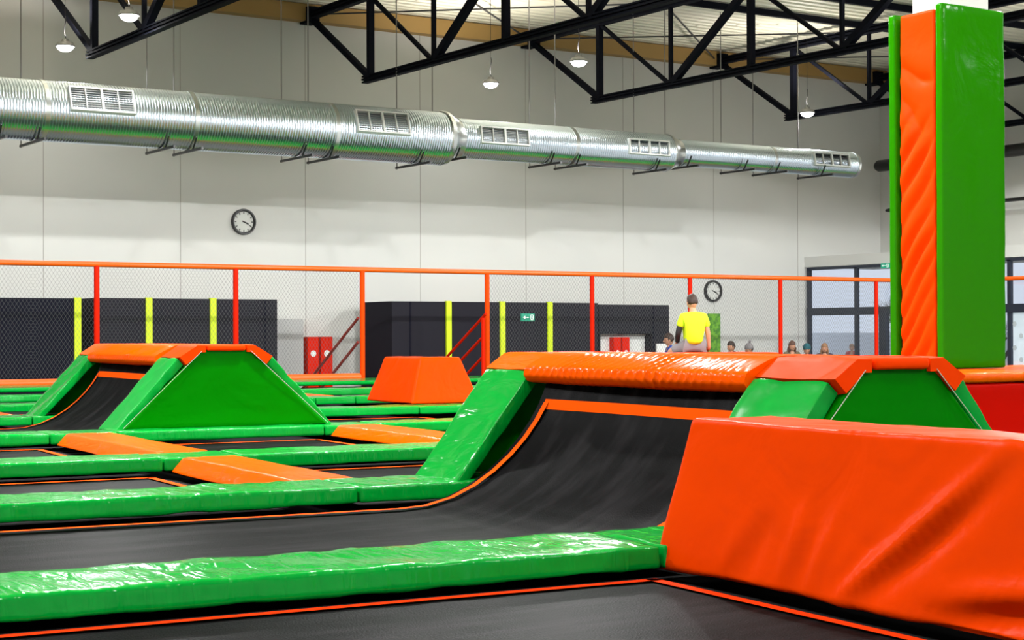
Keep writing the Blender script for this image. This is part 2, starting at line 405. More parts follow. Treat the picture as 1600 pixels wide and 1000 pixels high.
def grille(x0, x1, r, z, hgt, dark, elev=14):
    a = math.radians(elev); n = Vector((0, -math.cos(a), math.sin(a))); tt = Vector((0, math.sin(a), math.cos(a)))
    c = Vector((0, DY, z))+n*(r+.015)
    L = (x1-x0); P = lambda s, h, d=0: Vector((x0+s, 0, 0))+c+tt*h+n*d
    def pb(bm, s0, s1, h0, h1, d0, d1): hexa(bm, [P(s0, h0, d0), P(s1, h0, d0), P(s1, h0, d1), P(s0, h0, d1), P(s0, h1, d0), P(s1, h1, d0), P(s1, h1, d1), P(s0, h1, d1)])
    g = B(); w = .032
    H = hgt/2
    pb(g, 0, L, H-w, H, -.14, .04); pb(g, 0, L, -H, -H+w, -.14, .04); pb(g, 0, w, -H+w, H-w, -.14, .04); pb(g, L-w, L, -H+w, H-w, -.14, .04)
    pb(g, L/2-.025, L/2+.025, -H+w, H-w, -.02, .035)
    for q in (.25, .75): pb(g, L*q-.01, L*q+.01, -H+w, H-w, -.02, .03)
    fr = finish('grille_frame', g, M_WHITE, t, smooth=False)
    g = B(); pb(g, w, L-w, -H+w, H-w, -.12, -.09); finish('grille_backing', g, M_DARK, fr, smooth=False)
    g = B(); ns = 9
    for k in range(ns):
        h = -H+w+(2*H-2*w)*(k+.5)/ns
        if dark < 1: pb(g, w, L-w, h-.006, h+.010*(1-dark), -.05, .004)
        else: pb(g, w, L-w, h-.003, h+.003, -.05, -.01)
    finish('grille_louvres', g, M_GREYSLAT if dark < .8 else M_DARK, fr, smooth=False)
grille(10.92, 12.25, RB, ZB, .52, .0, 20); grille(17.28, 18.6, RB, ZB, .52, .5, 18)
grille(20.55, 21.88, RM, ZM, .40, .3, 8); grille(24.8, 26.05, RM, ZM, .38, 1, 6); grille(31.0, 32.28, RS, ZS, .36, .9, 10)
HX = [(9.6, ZB-RB), (10.35, ZB-RB), (13.0, ZB-RB), (13.6, ZB-RB), (16.1, ZB-RB), (16.75, ZB-RB), (19.0, ZB-RB), (19.95, ZM-RM-.03), (22.6, ZM-RM), (23.35, ZM-RM),
      (25.75, ZM-RM), (26.75, ZS-RS), (28.6, ZS-RS), (29.7, ZS-RS), (31.3, ZS-RS)]
for i, (x, z) in enumerate(HX):
    h = thing('duct_hanger', 'black bar and rod hanger under the duct, number %s from the left end' % (['one', 'two', 'three', 'four', 'five', 'six', 'seven', 'eight', 'nine', 'ten', 'eleven', 'twelve', 'thirteen', 'fourteen', 'fifteen'][i]),
              'hanger', (x, DY, z-.03), group='duct hangers')
    hw = .72 if i < 8 else .62
    g = B(); bar(g, (x, DY-hw-.12, z-.04), (x, DY+hw, z-.04), .045, .05); finish('support_bar', g, M_BLACK, h, smooth=False)
    g = B(); tube(g, [(x, DY+hw-.04, z-.08), (x, DY+hw-.04, ZC)], .013, 6); finish('hanger_rod', g, M_STEEL_L, h)
    g = B(); tube(g, [(x, DY-hw*.45, z-.04), (x, DY-hw*.62, z+.10), (x, DY-hw*.75, z+.22)], .02, 6); finish('cradle_strap', g, M_BLACK, h)

# black heating pipes on the right wall
for (z, r, y1, lab) in ((6.25, .185, 38.1, 'thick black pipe high on the right wall, seen both sides of the padded column'),
                        (4.83, .06, 37.7, 'thin black pipe on the right wall below the thick black pipe')):
    bm = B(); tube(bm, [(38.85, y1, z), (38.85, y1-.1, z), (38.85, 12, z)], [r*.7, r, r], 14)
    for y in range(14, 38, 4): bar(bm, (38.85, y, z), (XR-.01, y, z), .05)
    tag(finish('black_pipe', bm, M_BLACK, ang=50), lab, 'pipe')

# ------------------------------------------------------------------ clocks
def clock(x, z, label, tilt=0):
    t = thing('wall_clock', label, 'clock', (x, YW, z), group='round wall clocks')
    n = 40; r = .325; bm = B()
    prof = [(r-.06, 0), (r, 0), (r, -.07), (r-.015, -.10), (r-.045, -.10), (r-.07, -.05)]
    rings = [[bm.verts.new((x+a*math.cos(2*math.pi*j/n), YW+b_, z+a*math.sin(2*math.pi*j/n))) for j in range(n)] for a, b_ in prof]
    for p, q in zip(rings, rings[1:]+rings[:1]):
        for j in range(n): bm.faces.new((p[j], p[(j+1) % n], q[(j+1) % n], q[j]))
    finish('rim', bm, M_BLACK, t)
    bm = B(); bm.faces.new([bm.verts.new((x+(r-.045)*math.cos(2*math.pi*j/n), YW-.045, z+(r-.045)*math.sin(2*math.pi*j/n))) for j in range(n)])
    fc = finish('face', bm, M_CLOCKF, t, smooth=False)
    bm = B()
    for h in range(12):
        a = math.pi/2-h*math.pi/6; L = .045
        c = Vector((math.cos(a), 0, math.sin(a)))
        bar(bm, Vector((x, YW-.05, z))+c*.20, Vector((x, YW-.05, z))+c*(.20+L), .022, .006, up=(0, 1, 0))
    finish('hour_marks', bm, M_DARK, fc, smooth=False)
    for nm, hh, L, w in (('hour_hand', 3.66, .13, .026), ('minute_hand', 3.95, .21, .016)):
        a = math.pi/2-hh*math.pi/6; c = Vector((math.cos(a), 0, math.sin(a)))
        bm = B(); bar(bm, Vector((x, YW-.058, z))-c*.05, Vector((x, YW-.058, z))+c*L, w, .006, up=(0, 1, 0)); finish(nm, bm, M_BLACK, t, smooth=False)
clock(17.35, 3.80, 'round black-rimmed wall clock high on the bare back wall at left')
clock(32.42, 2.25, 'round black-rimmed wall clock behind the net, right of the seated man')

# ------------------------------------------------------------------ charcoal partitions at the back
def partition(x0, x1, y, zt, label, strips, m=M_CHAR, cut=None, seams=()):
    t = thing('partition_wall', label, 'partition', ((x0+x1)/2, y, -1))
    bm = B()
    if cut:
        cx0, cx1, cz0, cz1 = cut
        box(bm, (x0, y, -1), (cx0, y+1.6, zt)); box(bm, (cx1, y, -1), (x1, y+1.6, zt)); box(bm, (cx0, y, cz1), (cx1, y+1.6, zt)); box(bm, (cx0, y, -1), (cx1, y+1.6, cz0))
    else: box(bm, (x0, y, -1), (x1, y+1.6, zt))
    finish('panel', bm, m, t, smooth=False)
    for s in seams:
        bm = B(); box(bm, (s-.02, y-.012, -1), (s+.02, y, zt)); finish('joint_strip', bm, M_CHAR2, t, smooth=False)
    for s in strips:
        bm = B(); box(bm, (s-.075, y-.05, -1), (s+.075, y+.05, zt+.02)); finish('lime_post', bm, M_LIME, t, smooth=False)
    return t
partition(8.2, 12.35, 36.2, 1.82, 'near-black partition wall at the far left edge behind the net', [12.36], M_CHAR2, seams=(10.6,))
partition(12.85, 17.32, 36.5, 1.84, 'charcoal partition wall behind the small ramp with two lime posts', [14.12, 15.68], M_CHAR, seams=(17.0,))
partition(20.38, 26.68, 36.4, 1.82, 'wide charcoal partition with three lime posts and an exit sign', [22.0, 23.62, 25.1], M_CHAR, seams=(20.9,))
partition(26.72, 29.1, 36.4, 1.78, 'short charcoal partition with a pale opening, left of the seated man', [], M_CHAR, cut=(26.76, 28.5, -1, 1.0), seams=(28.55,))
bm = B(); box(bm, (26.78, 36.7, -1), (28.48, 36.75, .98)); tag(finish('notice_board', bm, M_WHITE, smooth=False), 'white board filling the opening of the short charcoal partition', 'board')
bm = B(); box(bm, (28.62, 36.33, -1), (28.98, 36.38, .72)); tag(finish('white_cabinet', bm, M_WHITE, smooth=False), 'small white cabinet front below the right end of the short partition', 'cabinet')
def locker(x0, x1, y, z0, z1, label, group):
    t = thing('red_locker', label, 'locker', ((x0+x1)/2, y, z0), group=group)
    bm = B(); box(bm, (x0, y, z0), (x1, y+.3, z1)); finish('body', bm, M_REDPAINT, t, smooth=False)
    bm = B(); n = 14; cx, cz, r = (x0+x1)/2, z1-.19*(z1-z0)-.05, (x1-x0)*.26
    bm.faces.new([bm.verts.new((cx+r*math.cos(2*math.pi*j/n), y-.012, cz+r*math.sin(2*math.pi*j/n))) for j in range(n)]); finish('round_badge', bm, M_WHITE, t, smooth=False)
locker(18.87, 19.17, 38.0, -1, .95, 'tall red locker with round badge, the left one beside the stair rail', 'red lockers by the left partition')
locker(19.24, 19.56, 38.0, -1, .95, 'tall red locker with round badge, the right one beside the stair rail', 'red lockers by the left partition')
locker(27.28, 27.52, 36.5, -1, .9, 'small red locker in the pale opening, left of its twin', 'red lockers in the pale opening')
locker(27.57, 27.81, 36.5, -1, .9, 'small red locker in the pale opening, right of its twin', 'red lockers in the pale opening')
bm = B(); box(bm, (17.5, 38.1, -1), (18.8, 38.4, 1.4)); tag(finish('grey_cabinet', bm, mat('pale grey board', (.42, .42, .42), .6), smooth=False), 'pale grey cabinet on the back wall left of the tall red lockers', 'cabinet')
bm = B(); box(bm, (20.6, 38.03, -1), (21.1, 38.4, 1.36)); tag(finish('grey_cabinet', bm, mat('pale grey board', (.42, .42, .42), .6), smooth=False), 'pale grey cabinet seen through the open gate beside the charcoal partition', 'cabinet')
# exit signs
def exit_sign(P, w, h, ax, label, hang=False):
    t = thing('exit_sign', label, 'sign', P, group='green emergency exit signs')
    P = Vector(P); X = Vector(ax); Z = Vector((0, 0, 1)); N = X.cross(Z)
    def pl(bm, a0, a1, c0, c1, d): bm.faces.new([bm.verts.new(P+X*a+Z*c+N*d) for a, c in ((a0, c0), (a1, c0), (a1, c1), (a0, c1))])
    def pg(bm, pts, d): bm.faces.new([bm.verts.new(P+X*a+Z*c+N*d) for a, c in pts])
    bm = B(); hexa(bm, [P+X*a+Z*c+N*d for c in (-h/2, h/2) for a, d in ((-w/2, 0), (w/2, 0), (w/2, .03), (-w/2, .03))]); finish('sign_board', bm, M_SIGN, t, smooth=False)
    bm = B()
    pl(bm, w*.18, w*.42, -h*.36, h*.36, .034)                       # the doorway
    pl(bm, -w*.20, w*.08, -h*.06, h*.06, .034); pg(bm, [(-w*.40, 0), (-w*.2, -h*.22), (-w*.2, h*.22)], .034)   # arrow
    finish('pictogram', bm, M_SIGNW, t, smooth=False)
    bm = B()
    n = 8; pg(bm, [(w*.30+.06*w*math.cos(2*math.pi*j/n), h*.22+.1*h*math.sin(2*math.pi*j/n)) for j in range(n)], .036)
    pg(bm, [(w*.26, h*.12), (w*.33, h*.12), (w*.31, -h*.08), (w*.36, -h*.3), (w*.31, -h*.3), (w*.28, -h*.12), (w*.23, -h*.28), (w*.20, -h*.24), (w*.25, -h*.05)], .036)
    finish('running_figure', bm, M_SIGN, t, smooth=False)
    if hang:
        bm = B(); tube(bm, [P+Z*h/2+X*.1, P+Z*(h/2+.18)+X*.1], .01, 6); finish('hanging_rod', bm, M_BLACK, t)
exit_sign((24.39, 36.38, 1.43), .42, .20, (1, 0, 0), 'green exit sign with white arrow on the wide charcoal partition')
exit_sign((36.09, 35.05, 2.95), .34, .15, (0, -1, 0), 'small green exit sign at the top of the glass front, left of the column')
bm = B(); box(bm, (32.2, 38.42, -.2), (32.66, 38.46, 1.58))
tag(finish('green_banner', bm, mat('leafy green print', (.16, .42, .02), .6, mottle=dict(scale=(9, 9, 9), col=(.05, .22, .01), a=.4, b=.6)), smooth=False), 'narrow green leafy banner on the wall right of the seated man', 'banner')

# ------------------------------------------------------------------ glass front on the right
GX = 36.18
def fbox(bm, y0, y1, z0, z1, d=.05): box(bm, (GX-d, y0, z0), (GX+d, y1, z1))
bm = B(); fbox(bm, 20.0, 38.4, 2.92, 3.0); fbox(bm, 20.0, 38.4, 1.53, 1.76, .07); fbox(bm, 20, 38.4, -1, -.9)
for y in (38.34, 36.32, 34.3, 30.58, 28.5, 26.5, 24.4, 22.3): fbox(bm, y-.06, y+.06, -1, 2.95)
for y in (35.22, 33.1): fbox(bm, y-.14, y+.14, -1, 1.6, .08)
wf = struct('window_1', bm, M_FRAME)
bm = B(); box(bm, (GX-.006, 20, -1), (GX+.006, 38.35, 2.95)); gl = finish('window_pane', bm, M_GLASS, wf, smooth=False)
# frosted lower pane with dots, seen right of the column
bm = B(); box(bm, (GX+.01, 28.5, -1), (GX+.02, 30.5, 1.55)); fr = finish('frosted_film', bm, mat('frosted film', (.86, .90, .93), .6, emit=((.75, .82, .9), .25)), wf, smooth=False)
bm = B()
for i in range(5):
    for j in range(7):
        y = 28.75+i*.42+(j % 2)*.2; z = -.7+j*.32; n = 10
        bm.faces.new([bm.verts.new((GX-.009, y+.07*math.cos(2*math.pi*k/n), z+.07*math.sin(2*math.pi*k/n))) for k in range(n)])
finish('dot_pattern', bm, mat('grey dots', (.45, .50, .55), .6), wf, smooth=False)
# outside, behind the glass: bare trees and a light facade
def tree(x, y, h, label, seed):
    rnd = random.Random(seed); bm = B()
    def br(p, d, L, r, lev):
        q = p+d*L; tube(bm, [p, p+d*L*.5+Vector((rnd.uniform(-.05, .05),)*3), q], [r, r*.8, r*.6], 5, caps=False)
        if lev == 0: return
        for _ in range(3):
            nd = (d+Vector((rnd.uniform(-.8, .8), rnd.uniform(-.8, .8), rnd.uniform(-.1, .7)))).normalized(); br(p+d*L*rnd.uniform(.5, 1), nd, L*.72, r*.55, lev-1)
    br(Vector((x, y, -1)), Vector((0, 0, 1)), h*.35, .09, 5)
    tag(finish('bare_tree', bm, mat('bark', (.12, .10, .09), .9)), label, 'tree', 'bare trees outside the glass front')
tree(47, 44.5, 4.2, 'leafless tree outside behind the glass front, left of the dark door post', 3)
tree(49, 42.0, 3.6, 'leafless tree outside behind the glass front, close to the padded column', 8)
bm = B(); box(bm, (57, 20, -1), (57.3, 70, 1.0)); tag(finish('garden_wall', bm, mat('pale outdoor wall', (.75, .77, .80), .8), smooth=False), 'long pale low wall outside, behind the glass front', 'wall')

# ------------------------------------------------------------------ net fence
FY = 32.35; FT = 2.41
PX = [8.3, 11.44, 14.41, 17.38, 20.59, 23.54, 26.53, 29.51, 32.94, 35.3]
bm = B(); tube(bm, [(x, FY, FT) for x in (6.5, 35.3)], .055, 12); tube(bm, [(35.3, FY+.03, FT), (35.3, 26, FT)], .055, 12)
tag(finish('fence_rail', bm, M_FOAM), 'long orange padded top rail of the net fence', 'rail')
post_lab = ['fence post outside the left edge', 'red fence post above the small ramp, leftmost in view', 'red fence post behind the right corner of the small ramp', 'orange red fence post left of the open gate',
            'orange red fence post right of the open gate', 'red fence post in front of the charcoal partitions', 'red fence post directly above the seated man', 'red fence post right of the small clock, before the glass front',
            'red fence post nearest the padded column on its left', 'corner fence post hidden behind the padded column']
for i, x in enumerate(PX):
    bm = B(); tube(bm, [(x, FY, -.05), (x, FY, FT-.03)], .055 if 0 < i < 9 else .05, 12)
    tag(finish('fence_post', bm, M_ORPAINT if i in (3, 4) else M_REDPAINT), post_lab[i], 'post', 'net fence posts')
for a, b_, lab in ((6.5, 17.3, 'orange padded bottom rail of the net fence left of the gate'), (20.65, 35.3, 'orange padded bottom rail of the net fence right of the gate')):
    bm = B(); tube(bm, [(a, FY-.02, .08), (b_, FY-.02, .08)], .085, 12); tag(finish('fence_rail', bm, M_FOAM), lab, 'rail')
def net(x0, x1, z0, z1, label, P=lambda s, z: Vector((s, FY, z))):
    bm = B(); st = .080; hw = .0014
    slope = 1.5
    H = z1-z0
    for sgn in (1, -1):
        s = x0-H/slope if sgn > 0 else x0
        e = x1 if sgn > 0 else x1+H/slope
        while s < e:
            a = (s, z0); b_ = (s+sgn*H/slope, z1)
            # clip in x
            (ax, az), (bx, bz) = a, b_
            pts = []
            t0, t1 = 0.0, 1.0; dx = bx-ax
            for lim, sg in ((x0, 1), (x1, -1)):
                va, vb_ = (ax-lim)*sg, (bx-lim)*sg
                if va < 0 and vb_ < 0: t0, t1 = 1, 0; break
                if va < 0: t0 = max(t0, va/(va-vb_))
                elif vb_ < 0: t1 = min(t1, va/(va-vb_))
            if t1 > t0+1e-3:
                p = (ax+dx*t0, az+(bz-az)*t0); q = (ax+dx*t1, az+(bz-az)*t1)
                bar(bm, P(*p), P(*q), hw*2, hw*2, up=(0, 1, 0))
            s += st
    o = finish('safety_net', bm, M_NET, smooth=False)
    tag(o, label, 'net', 'net panels of the fence')
nl = ['net panel at the left edge, before the near-black partition', 'net panel over the small ramp between the two leftmost red posts', 'net panel before the tall red lockers', None,
      'net panel before the exit sign partition, right of the gate', 'net panel left of the seated man, over the pale opening', 'net panel right of the seated man over the small clock',
      'net panel over the left half of the glass front', 'net panel beside the padded column']
for i, lab in enumerate(nl):
    if lab: net(PX[i]+.05, PX[i+1]-.05, .15, FT-.04, lab)
# stair handrails behind the fence
def handrail(x, runs, post, label, m):
    t = thing('stair_handrail', label, 'handrail', (x, FY, 0), group='stair handrails behind the gate')
    for (y0, z0, y1, z1) in runs:
        bm = B(); tube(bm, [(x, y0, z0), (x, y1, z1)], .032, 8); finish('rail_bar', bm, m, t)
    for (y, z0, z1) in post:
        bm = B(); tube(bm, [(x, y, z0), (x, y, z1)], .045, 8); finish('rail_post', bm, m, t)
M_DRED = mat('dark red paint', (.30, .01, .004), .4)
handrail(17.30, [(32.4, 1.36, 35.2, -.3), (32.4, .84, 35.0, -.7)], [(35.1, -1, -.25)], 'dark red stair handrail left of the gate beside the tall red lockers', M_DRED)
handrail(20.4, [(32.1, 1.46, 35.1, -.28), (32.3, .9, 35.0, -.65), (32.3, .45, 34.6, -.9)], [(32.22, 0, 1.36), (35.1, -1, -.25)], 'red three-bar stair handrail at the right side of the gate', M_REDPAINT)
g = thing('access_stairs', 'black stairs down behind the open gate', 'stairs', (18.9, 33.5, -1))
for k in range(5):
    bm = B(); box(bm, (17.5, 32.6+k*.32, -1), (20.3, 32.92+k*.32, -.2-k*.16)); finish('stair_step', bm, M_CHAR2, g, smooth=False)

# ------------------------------------------------------------------ trampoline field
bm = B(); P = [A(-1.6, 2.0), A(17.5, 2.0), A(17.5, 29.0), A(-1.6, 29.0)]
hexa(bm, [Vector((p.x, p.y, z)) for z in (-1.0, -.12) for p in P])
box(bm, (6.5, 28.6, -1.0), (35.2, 32.45, -.125))
tag(finish('trampoline_deck', bm, M_DECK, smooth=False), 'black raised deck under all the trampolines and pads', 'deck')

ROWS = [2.85, 5.97, 9.2, 12.1, 15.6, 19.1, 22.55, 25.9, 29.0]
PW = .62
COLC = [1.27+2.7*k for k in range(0, 7)]   # column centres 1.27, 3.97, 6.67, 9.37, ...
CW = .29
ordn = ['nearest', 'second', 'third', 'fourth', 'fifth', 'sixth', 'seventh', 'eighth', 'ninth']
segn = ['first', 'second', 'third', 'fourth', 'fifth', 'sixth', 'seventh', 'eighth']
def crease(seedv, ax, amp=.006, fr=14):
    def ex(q, n):
        # puckers along the long top edges
        s = noise.noise(Vector((q[0]*fr, seedv*5.1, q[1]*2.0)))
        return amp*max(0, s)*(1 if n[2] > .2 else .5)+amp*1.3*noise.noise(Vector(((q[0]+q[1]*1.6)*5, q[1]*1.5, seedv)))
    return ex
def row_pad(u0, u1, v, label, w=PW, h=.10, m=None, z0=0.0, seg=None):
    g = .006
    P = [A(u0+g, v, z0), A(u1-g, v, z0), A(u1-g, v+w, z0), A(u0+g, v+w, z0), A(u0+g, v+.012, z0+h), A(u1-g, v+.012, z0+h), A(u1-g, v+w-.01, z0+h), A(u0+g, v+w-.01, z0+h)]
    n = seg or (6 if u1-u0 < 1 else 110 if v < 8 else 56 if v < 10 else 24)
    bm = pad8(P, .018, (n, 9, 3), wob=.006, wscale=3.2, seed=u0+v, extra=crease(u0+v*3, 0, .0075 if v < 11 else .005))
    c = A((u0+u1)/2, v+w/2, z0)
    o = finish('safety_pad', bm, m or M_GREEN, loc=c, ang=50)
    return tag(o, label, 'pad', 'green safety pads between the trampolines')
def seg_label(r, k): return 'long green floor pad, %s row from the camera, %s from the left' % (ordn[r], segn[k])
for r, v in enumerate(ROWS):
    last = 3 if r == 0 else 4 if r < 3 else 6
    cnt = 0
    for k in range(-1, last):
        u0 = 1.27+2.7*k; u1 = u0+2.7
        # visible in frame?
        if r >= 5 and k < 0: continue
        if r == 0 and k < 1: continue
        if r == 0:
            lab = 'green vinyl pad corner at the bottom right, under the end of the large orange block' if k == 1 else seg_label(r, cnt)
            u0 = max(u0, 3.6)
        if r == 0 and k > 1: continue
        lab = seg_label(r, cnt) if r else lab
        if r == 1 and u0 > 3 and u0 < 5:
            row_pad(3.97, 6.67, v, lab); cnt += 1; continue
        if r == 8: continue
        if r == 1 and k == -1: continue
        if r == 1 and k == 0: u0 = -1.43
        if r >= 3 and k >= 0:
            row_pad(u0+.31, u1-.31, v, lab); cnt += 1
            row_pad(u1-.31, u1+.31, v, 'square green corner pad, %s row from the camera, %s from the left' % (ordn[r], segn[cnt-1]), h=.095)
        else:
            row_pad(u0, u1, v, lab); cnt += 1
# rear strip of pads along the fence, in the hall's own direction
for i, (a, b_) in enumerate(((8.3, 14.3), (14.3, 20.4), (20.4, 27.0), (27.0, 35.0))):
    P = [(a+.01, 30.3, -.02), (b_-.01, 30.3, -.02), (b_-.01, 32.25, -.02), (a+.01, 32.25, -.02)]; P = P+[(x, y, .06) for x, y, z in P]
    o = finish('safety_pad', pad8(P, .03, (20, 8, 2), wob=.004), M_GREEN, loc=((a+b_)/2, 31.3, 0))
    tag(o, 'wide green pad along the foot of the net fence, %s length from the left' % segn[i], 'pad', 'green pads along the fence')

# orange cross pads: (column index, gap index)
def cross_pad(k, r, label, w=.54, v0=None, v1=None, m=None):
    c = 1.27+2.7*k; v0 = v0 if v0 is not None else ROWS[r]+PW+.01; v1 = v1 if v1 is not None else ROWS[r+1]-.01
    a, b_ = c-w/2, c+w/2; z = -.01
    P = [A(a, v0, z), A(b_, v0, z), A(b_, v1, z), A(a, v1, z), A(a+.10, v0, .10), A(b_-.03, v0, .10), A(b_-.03, v1, .10), A(a+.10, v1, .10)]
    bm = pad8(P, .022, (8, 30, 2), wob=.004, wscale=3, seed=k+r*2.2, waniso=(1, .4, 1), extra=lambda q, n: .004*noise.noise(Vector((q[0]*14, q[1]*2, k*3+r))))
    o = finish('safety_pad', bm, m or M_ORANGE, loc=A(c, (v0+v1)/2, 0), ang=50)
    return tag(o, label, 'pad', 'orange cross pads between trampolines')
cross_pad(1, 2, 'orange cross pad in the middle foreground, between the second and third green rows')
cross_pad(1, 3, 'orange cross pad at left, just in front of the small ramp')
cross_pad(2, 3, 'orange cross pad right of the small ramp, ending at the large ramp side')
cross_pad(2, 2, 'orange cross pad hidden behind the green side pad of the large ramp')
cross_pad(1, 5, 'orange cross pad sliver at the far left edge behind the small ramp')
cross_pad(3, 6, 'far orange cross pad left of the small orange block')
cross_pad(4, 6, 'far orange cross pad right of the small orange block')
cross_pad(0, 2, 'orange cross pad left of the picture edge between second and third rows')
cross_pad(0, 3, 'orange cross pad left of the picture edge between third and fourth rows')
cross_pad(2, 0, 'orange cross pad behind the large orange block') if False else None

# trampoline beds
def strip(bm, pts, w, dz=.008):
    """flat ribbon following pts with width direction given per point"""
    prev = None
    for p, s in pts:
        a = bm.verts.new(Vector(p)-s*w/2+Vector((0, 0, dz))); b_ = bm.verts.new(Vector(p)+s*w/2+Vector((0, 0, dz)))
        if prev: bm.faces.new((prev[0], prev[1], b_, a))
        prev = (a, b_)
EU = A(1, 0)-A(0, 0); EV = A(0, 1)-A(0, 0)
def bed(u0, u1, v0, v1, label, stripes='lrfb', m=M_STRIPE, zb=-.035):
    t = thing('trampoline_bed', label, 'trampoline', A((u0+u1)/2, (v0+v1)/2, zb), group='black trampoline beds')
    bm = B(); n = 14; mm = 10; g = []
    for i in range(n+1):
        row = []
        for j in range(mm+1):
            a, b_ = i/n, j/mm
            sag = -.02*math.sin(math.pi*a)*math.sin(math.pi*b_)
            row.append(bm.verts.new(A(u0+(u1-u0)*a, v0+(v1-v0)*b_, zb+sag)))
        g.append(row)
    for i in range(n):
        for j in range(mm): bm.faces.new((g[i][j], g[i+1][j], g[i+1][j+1], g[i][j+1]))
    finish('mesh', bm, M_MESH, t)
    e = .13
    bm = B()
    for (a0, a1, b0, b1) in ((u0-e*1.5, u1+e*1.5, v0-e*1.5, v0), (u0-e*1.5, u1+e*1.5, v1, v1+e*1.5), (u0-e*1.5, u0, v0, v1), (u1, u1+e*1.5, v0, v1)):
        bm.faces.new([bm.verts.new(A(*q, zb-.03 if (q[0] < u0-.01 or q[0] > u1+.01 or q[1] < v0-.01 or q[1] > v1+.01) else zb)) for q in ((a0, b0), (a1, b0), (a1, b1), (a0, b1))])
    finish('spring_cover', bm, M_SPRING, t, smooth=False)
    w = .055
    for ch in stripes:
        bm = B()
        if ch == 'b': strip(bm, [(A(u0, v1-.03, zb), EV), (A(u1, v1-.03, zb), EV)], w)
        if ch == 'f': strip(bm, [(A(u0, v0+.03, zb), EV), (A(u1, v0+.03, zb), EV)], w)
        if ch == 'l': strip(bm, [(A(u0+.03, v0, zb), EU), (A(u0+.03, v1, zb), EU)], w)
        if ch == 'r': strip(bm, [(A(u1-.03, v0, zb), EU), (A(u1-.03, v1, zb), EU)], w)
        finish('border_stripe', bm, m, t, smooth=False)
e = .15
def cell(k): return 1.27+2.7*k+.27+e, 1.27+2.7*(k+1)-.27-e
def gap(r): return ROWS[r]+PW+.06, ROWS[r+1]-e+.03
bed(-1.2, 3.89, ROWS[0]+.2, ROWS[1]-.06, 'black trampoline bed in the foreground along the bottom edge', m=M_STRIPE_RED, zb=-.03)
for (k, r, lab) in ((0, 2, 'black trampoline bed at left between the second and third green rows'), (1, 2, 'black trampoline bed right of the middle orange cross pad, before the large ramp'),
                    (0, 3, 'black trampoline bed at the left edge between the third and fourth rows'), (1, 3, 'black trampoline bed in front of the small ramp'), (2, 3, 'black trampoline bed mostly hidden behind the large ramp side'),
                    (2, 5, 'black trampoline bed strip in front of the small orange block'), (3, 5, 'black trampoline bed under and right of the small orange block'),
                    (1, 5, 'black trampoline bed strip behind the small ramp'), (2, 6, 'far black trampoline bed strip behind the small ramp'), (3, 6, 'far black trampoline bed behind the small orange block'),
                    (4, 6, 'far black trampoline bed near the gate'), (0, 5, 'black trampoline bed strip at the left edge behind the small ramp')):
    a, b_ = cell(k); c, d = gap(r); bed(a, b_, c, d, lab)
bed(7.0, 9.0, ROWS[4]+PW+.05, ROWS[5]-.12, 'black trampoline bed strip right of the small ramp')
bed(9.8, 13.5, ROWS[4]+PW+.05, ROWS[5]-.12, 'black trampoline bed strip right of the small orange block, two rows nearer')

# runway beds that curve up into the ramps
def runway(u_start, u_ref, v0, v1, label):
    t = thing('trampoline_bed', label, 'trampoline', A((u_start+u_ref)/2, (v0+v1)/2, -.03), group='runway beds curving up the ramps')
    prof = [(u_start, -.03)]
    x = u_start
    while x < u_ref-1.3: prof.append((x, -.03)); x += .35
    cur = [(-1.22, -.03), (-1.05, -.02), (-.88, .02), (-.73, .085), (-.60, .165), (-.48, .26), (-.38, .36), (-.30, .46), (-.23, .57), (-.18, .68), (-.155, .76)]
    prof += [(u_ref+a, z) for a, z in cur]
    # resample finer
    pts = []
    for (a, b_) in zip(prof[1:], prof[2:]):
        for k in range(3): pts.append((a[0]+(b_[0]-a[0])*k/3, a[1]+(b_[1]-a[1])*k/3))
    pts.append(prof[-1])
    bm = B(); n = 14; rows = []
    for (u, z) in pts:
        row = []
        for j in range(n+1):
            b_ = j/n; up = max(0, (u-(u_ref-1.3))/1.2)
            sag = -.03*math.sin(math.pi*b_)*(1-min(1, up))
            row.append(bm.verts.new(A(u+.06*math.sin(math.pi*b_)*min(1, up)*.6, v0+(v1-v0)*b_, z+sag)))
        rows.append(row)
    for a, b_ in zip(rows, rows[1:]):
        for j in range(n): bm.faces.new((a[j], a[j+1], b_[j+1], b_[j]))
    finish('mesh', bm, M_MESH, t)
    zt = .58
    inner = [p for p in pts if p[1] <= zt]
    for v, nm in ((v0+.1, 'n'), (v1-.1, 'f')):
        bm = B(); L = [(A(u-.004, v, z+.006), EV) for u, z in inner]; strip(bm, L, .055, dz=.006); finish('border_stripe', bm, M_STRIPE, t, smooth=False)
    bm = B(); u, z = inner[-1]
    L = []
    for j in range(n+1):
        b_ = .035+.93*j/n
        L.append((A(u-.012+.036*math.sin(math.pi*b_), v0+(v1-v0)*b_, z), Vector((EU.x*.35, EU.y*.35, .93))))
    strip(bm, L, .065, dz=.0); finish('border_stripe', bm, M_STRIPE, t, smooth=False)
    bm = B(); bm.faces.new([bm.verts.new(A(u_start, q, -.07)) for q in (v0-.2, v0+.0)]+[bm.verts.new(A(u_ref-.9, q, -.07)) for q in (v0+.0, v0-.2)])
    bm.faces.new([bm.verts.new(A(u_start, q, -.07)) for q in (v1-.01, v1+.2)]+[bm.verts.new(A(u_ref-.9, q, -.07)) for q in (v1+.2, v1-.01)])
    finish('spring_cover', bm, M_SPRING, t, smooth=False)

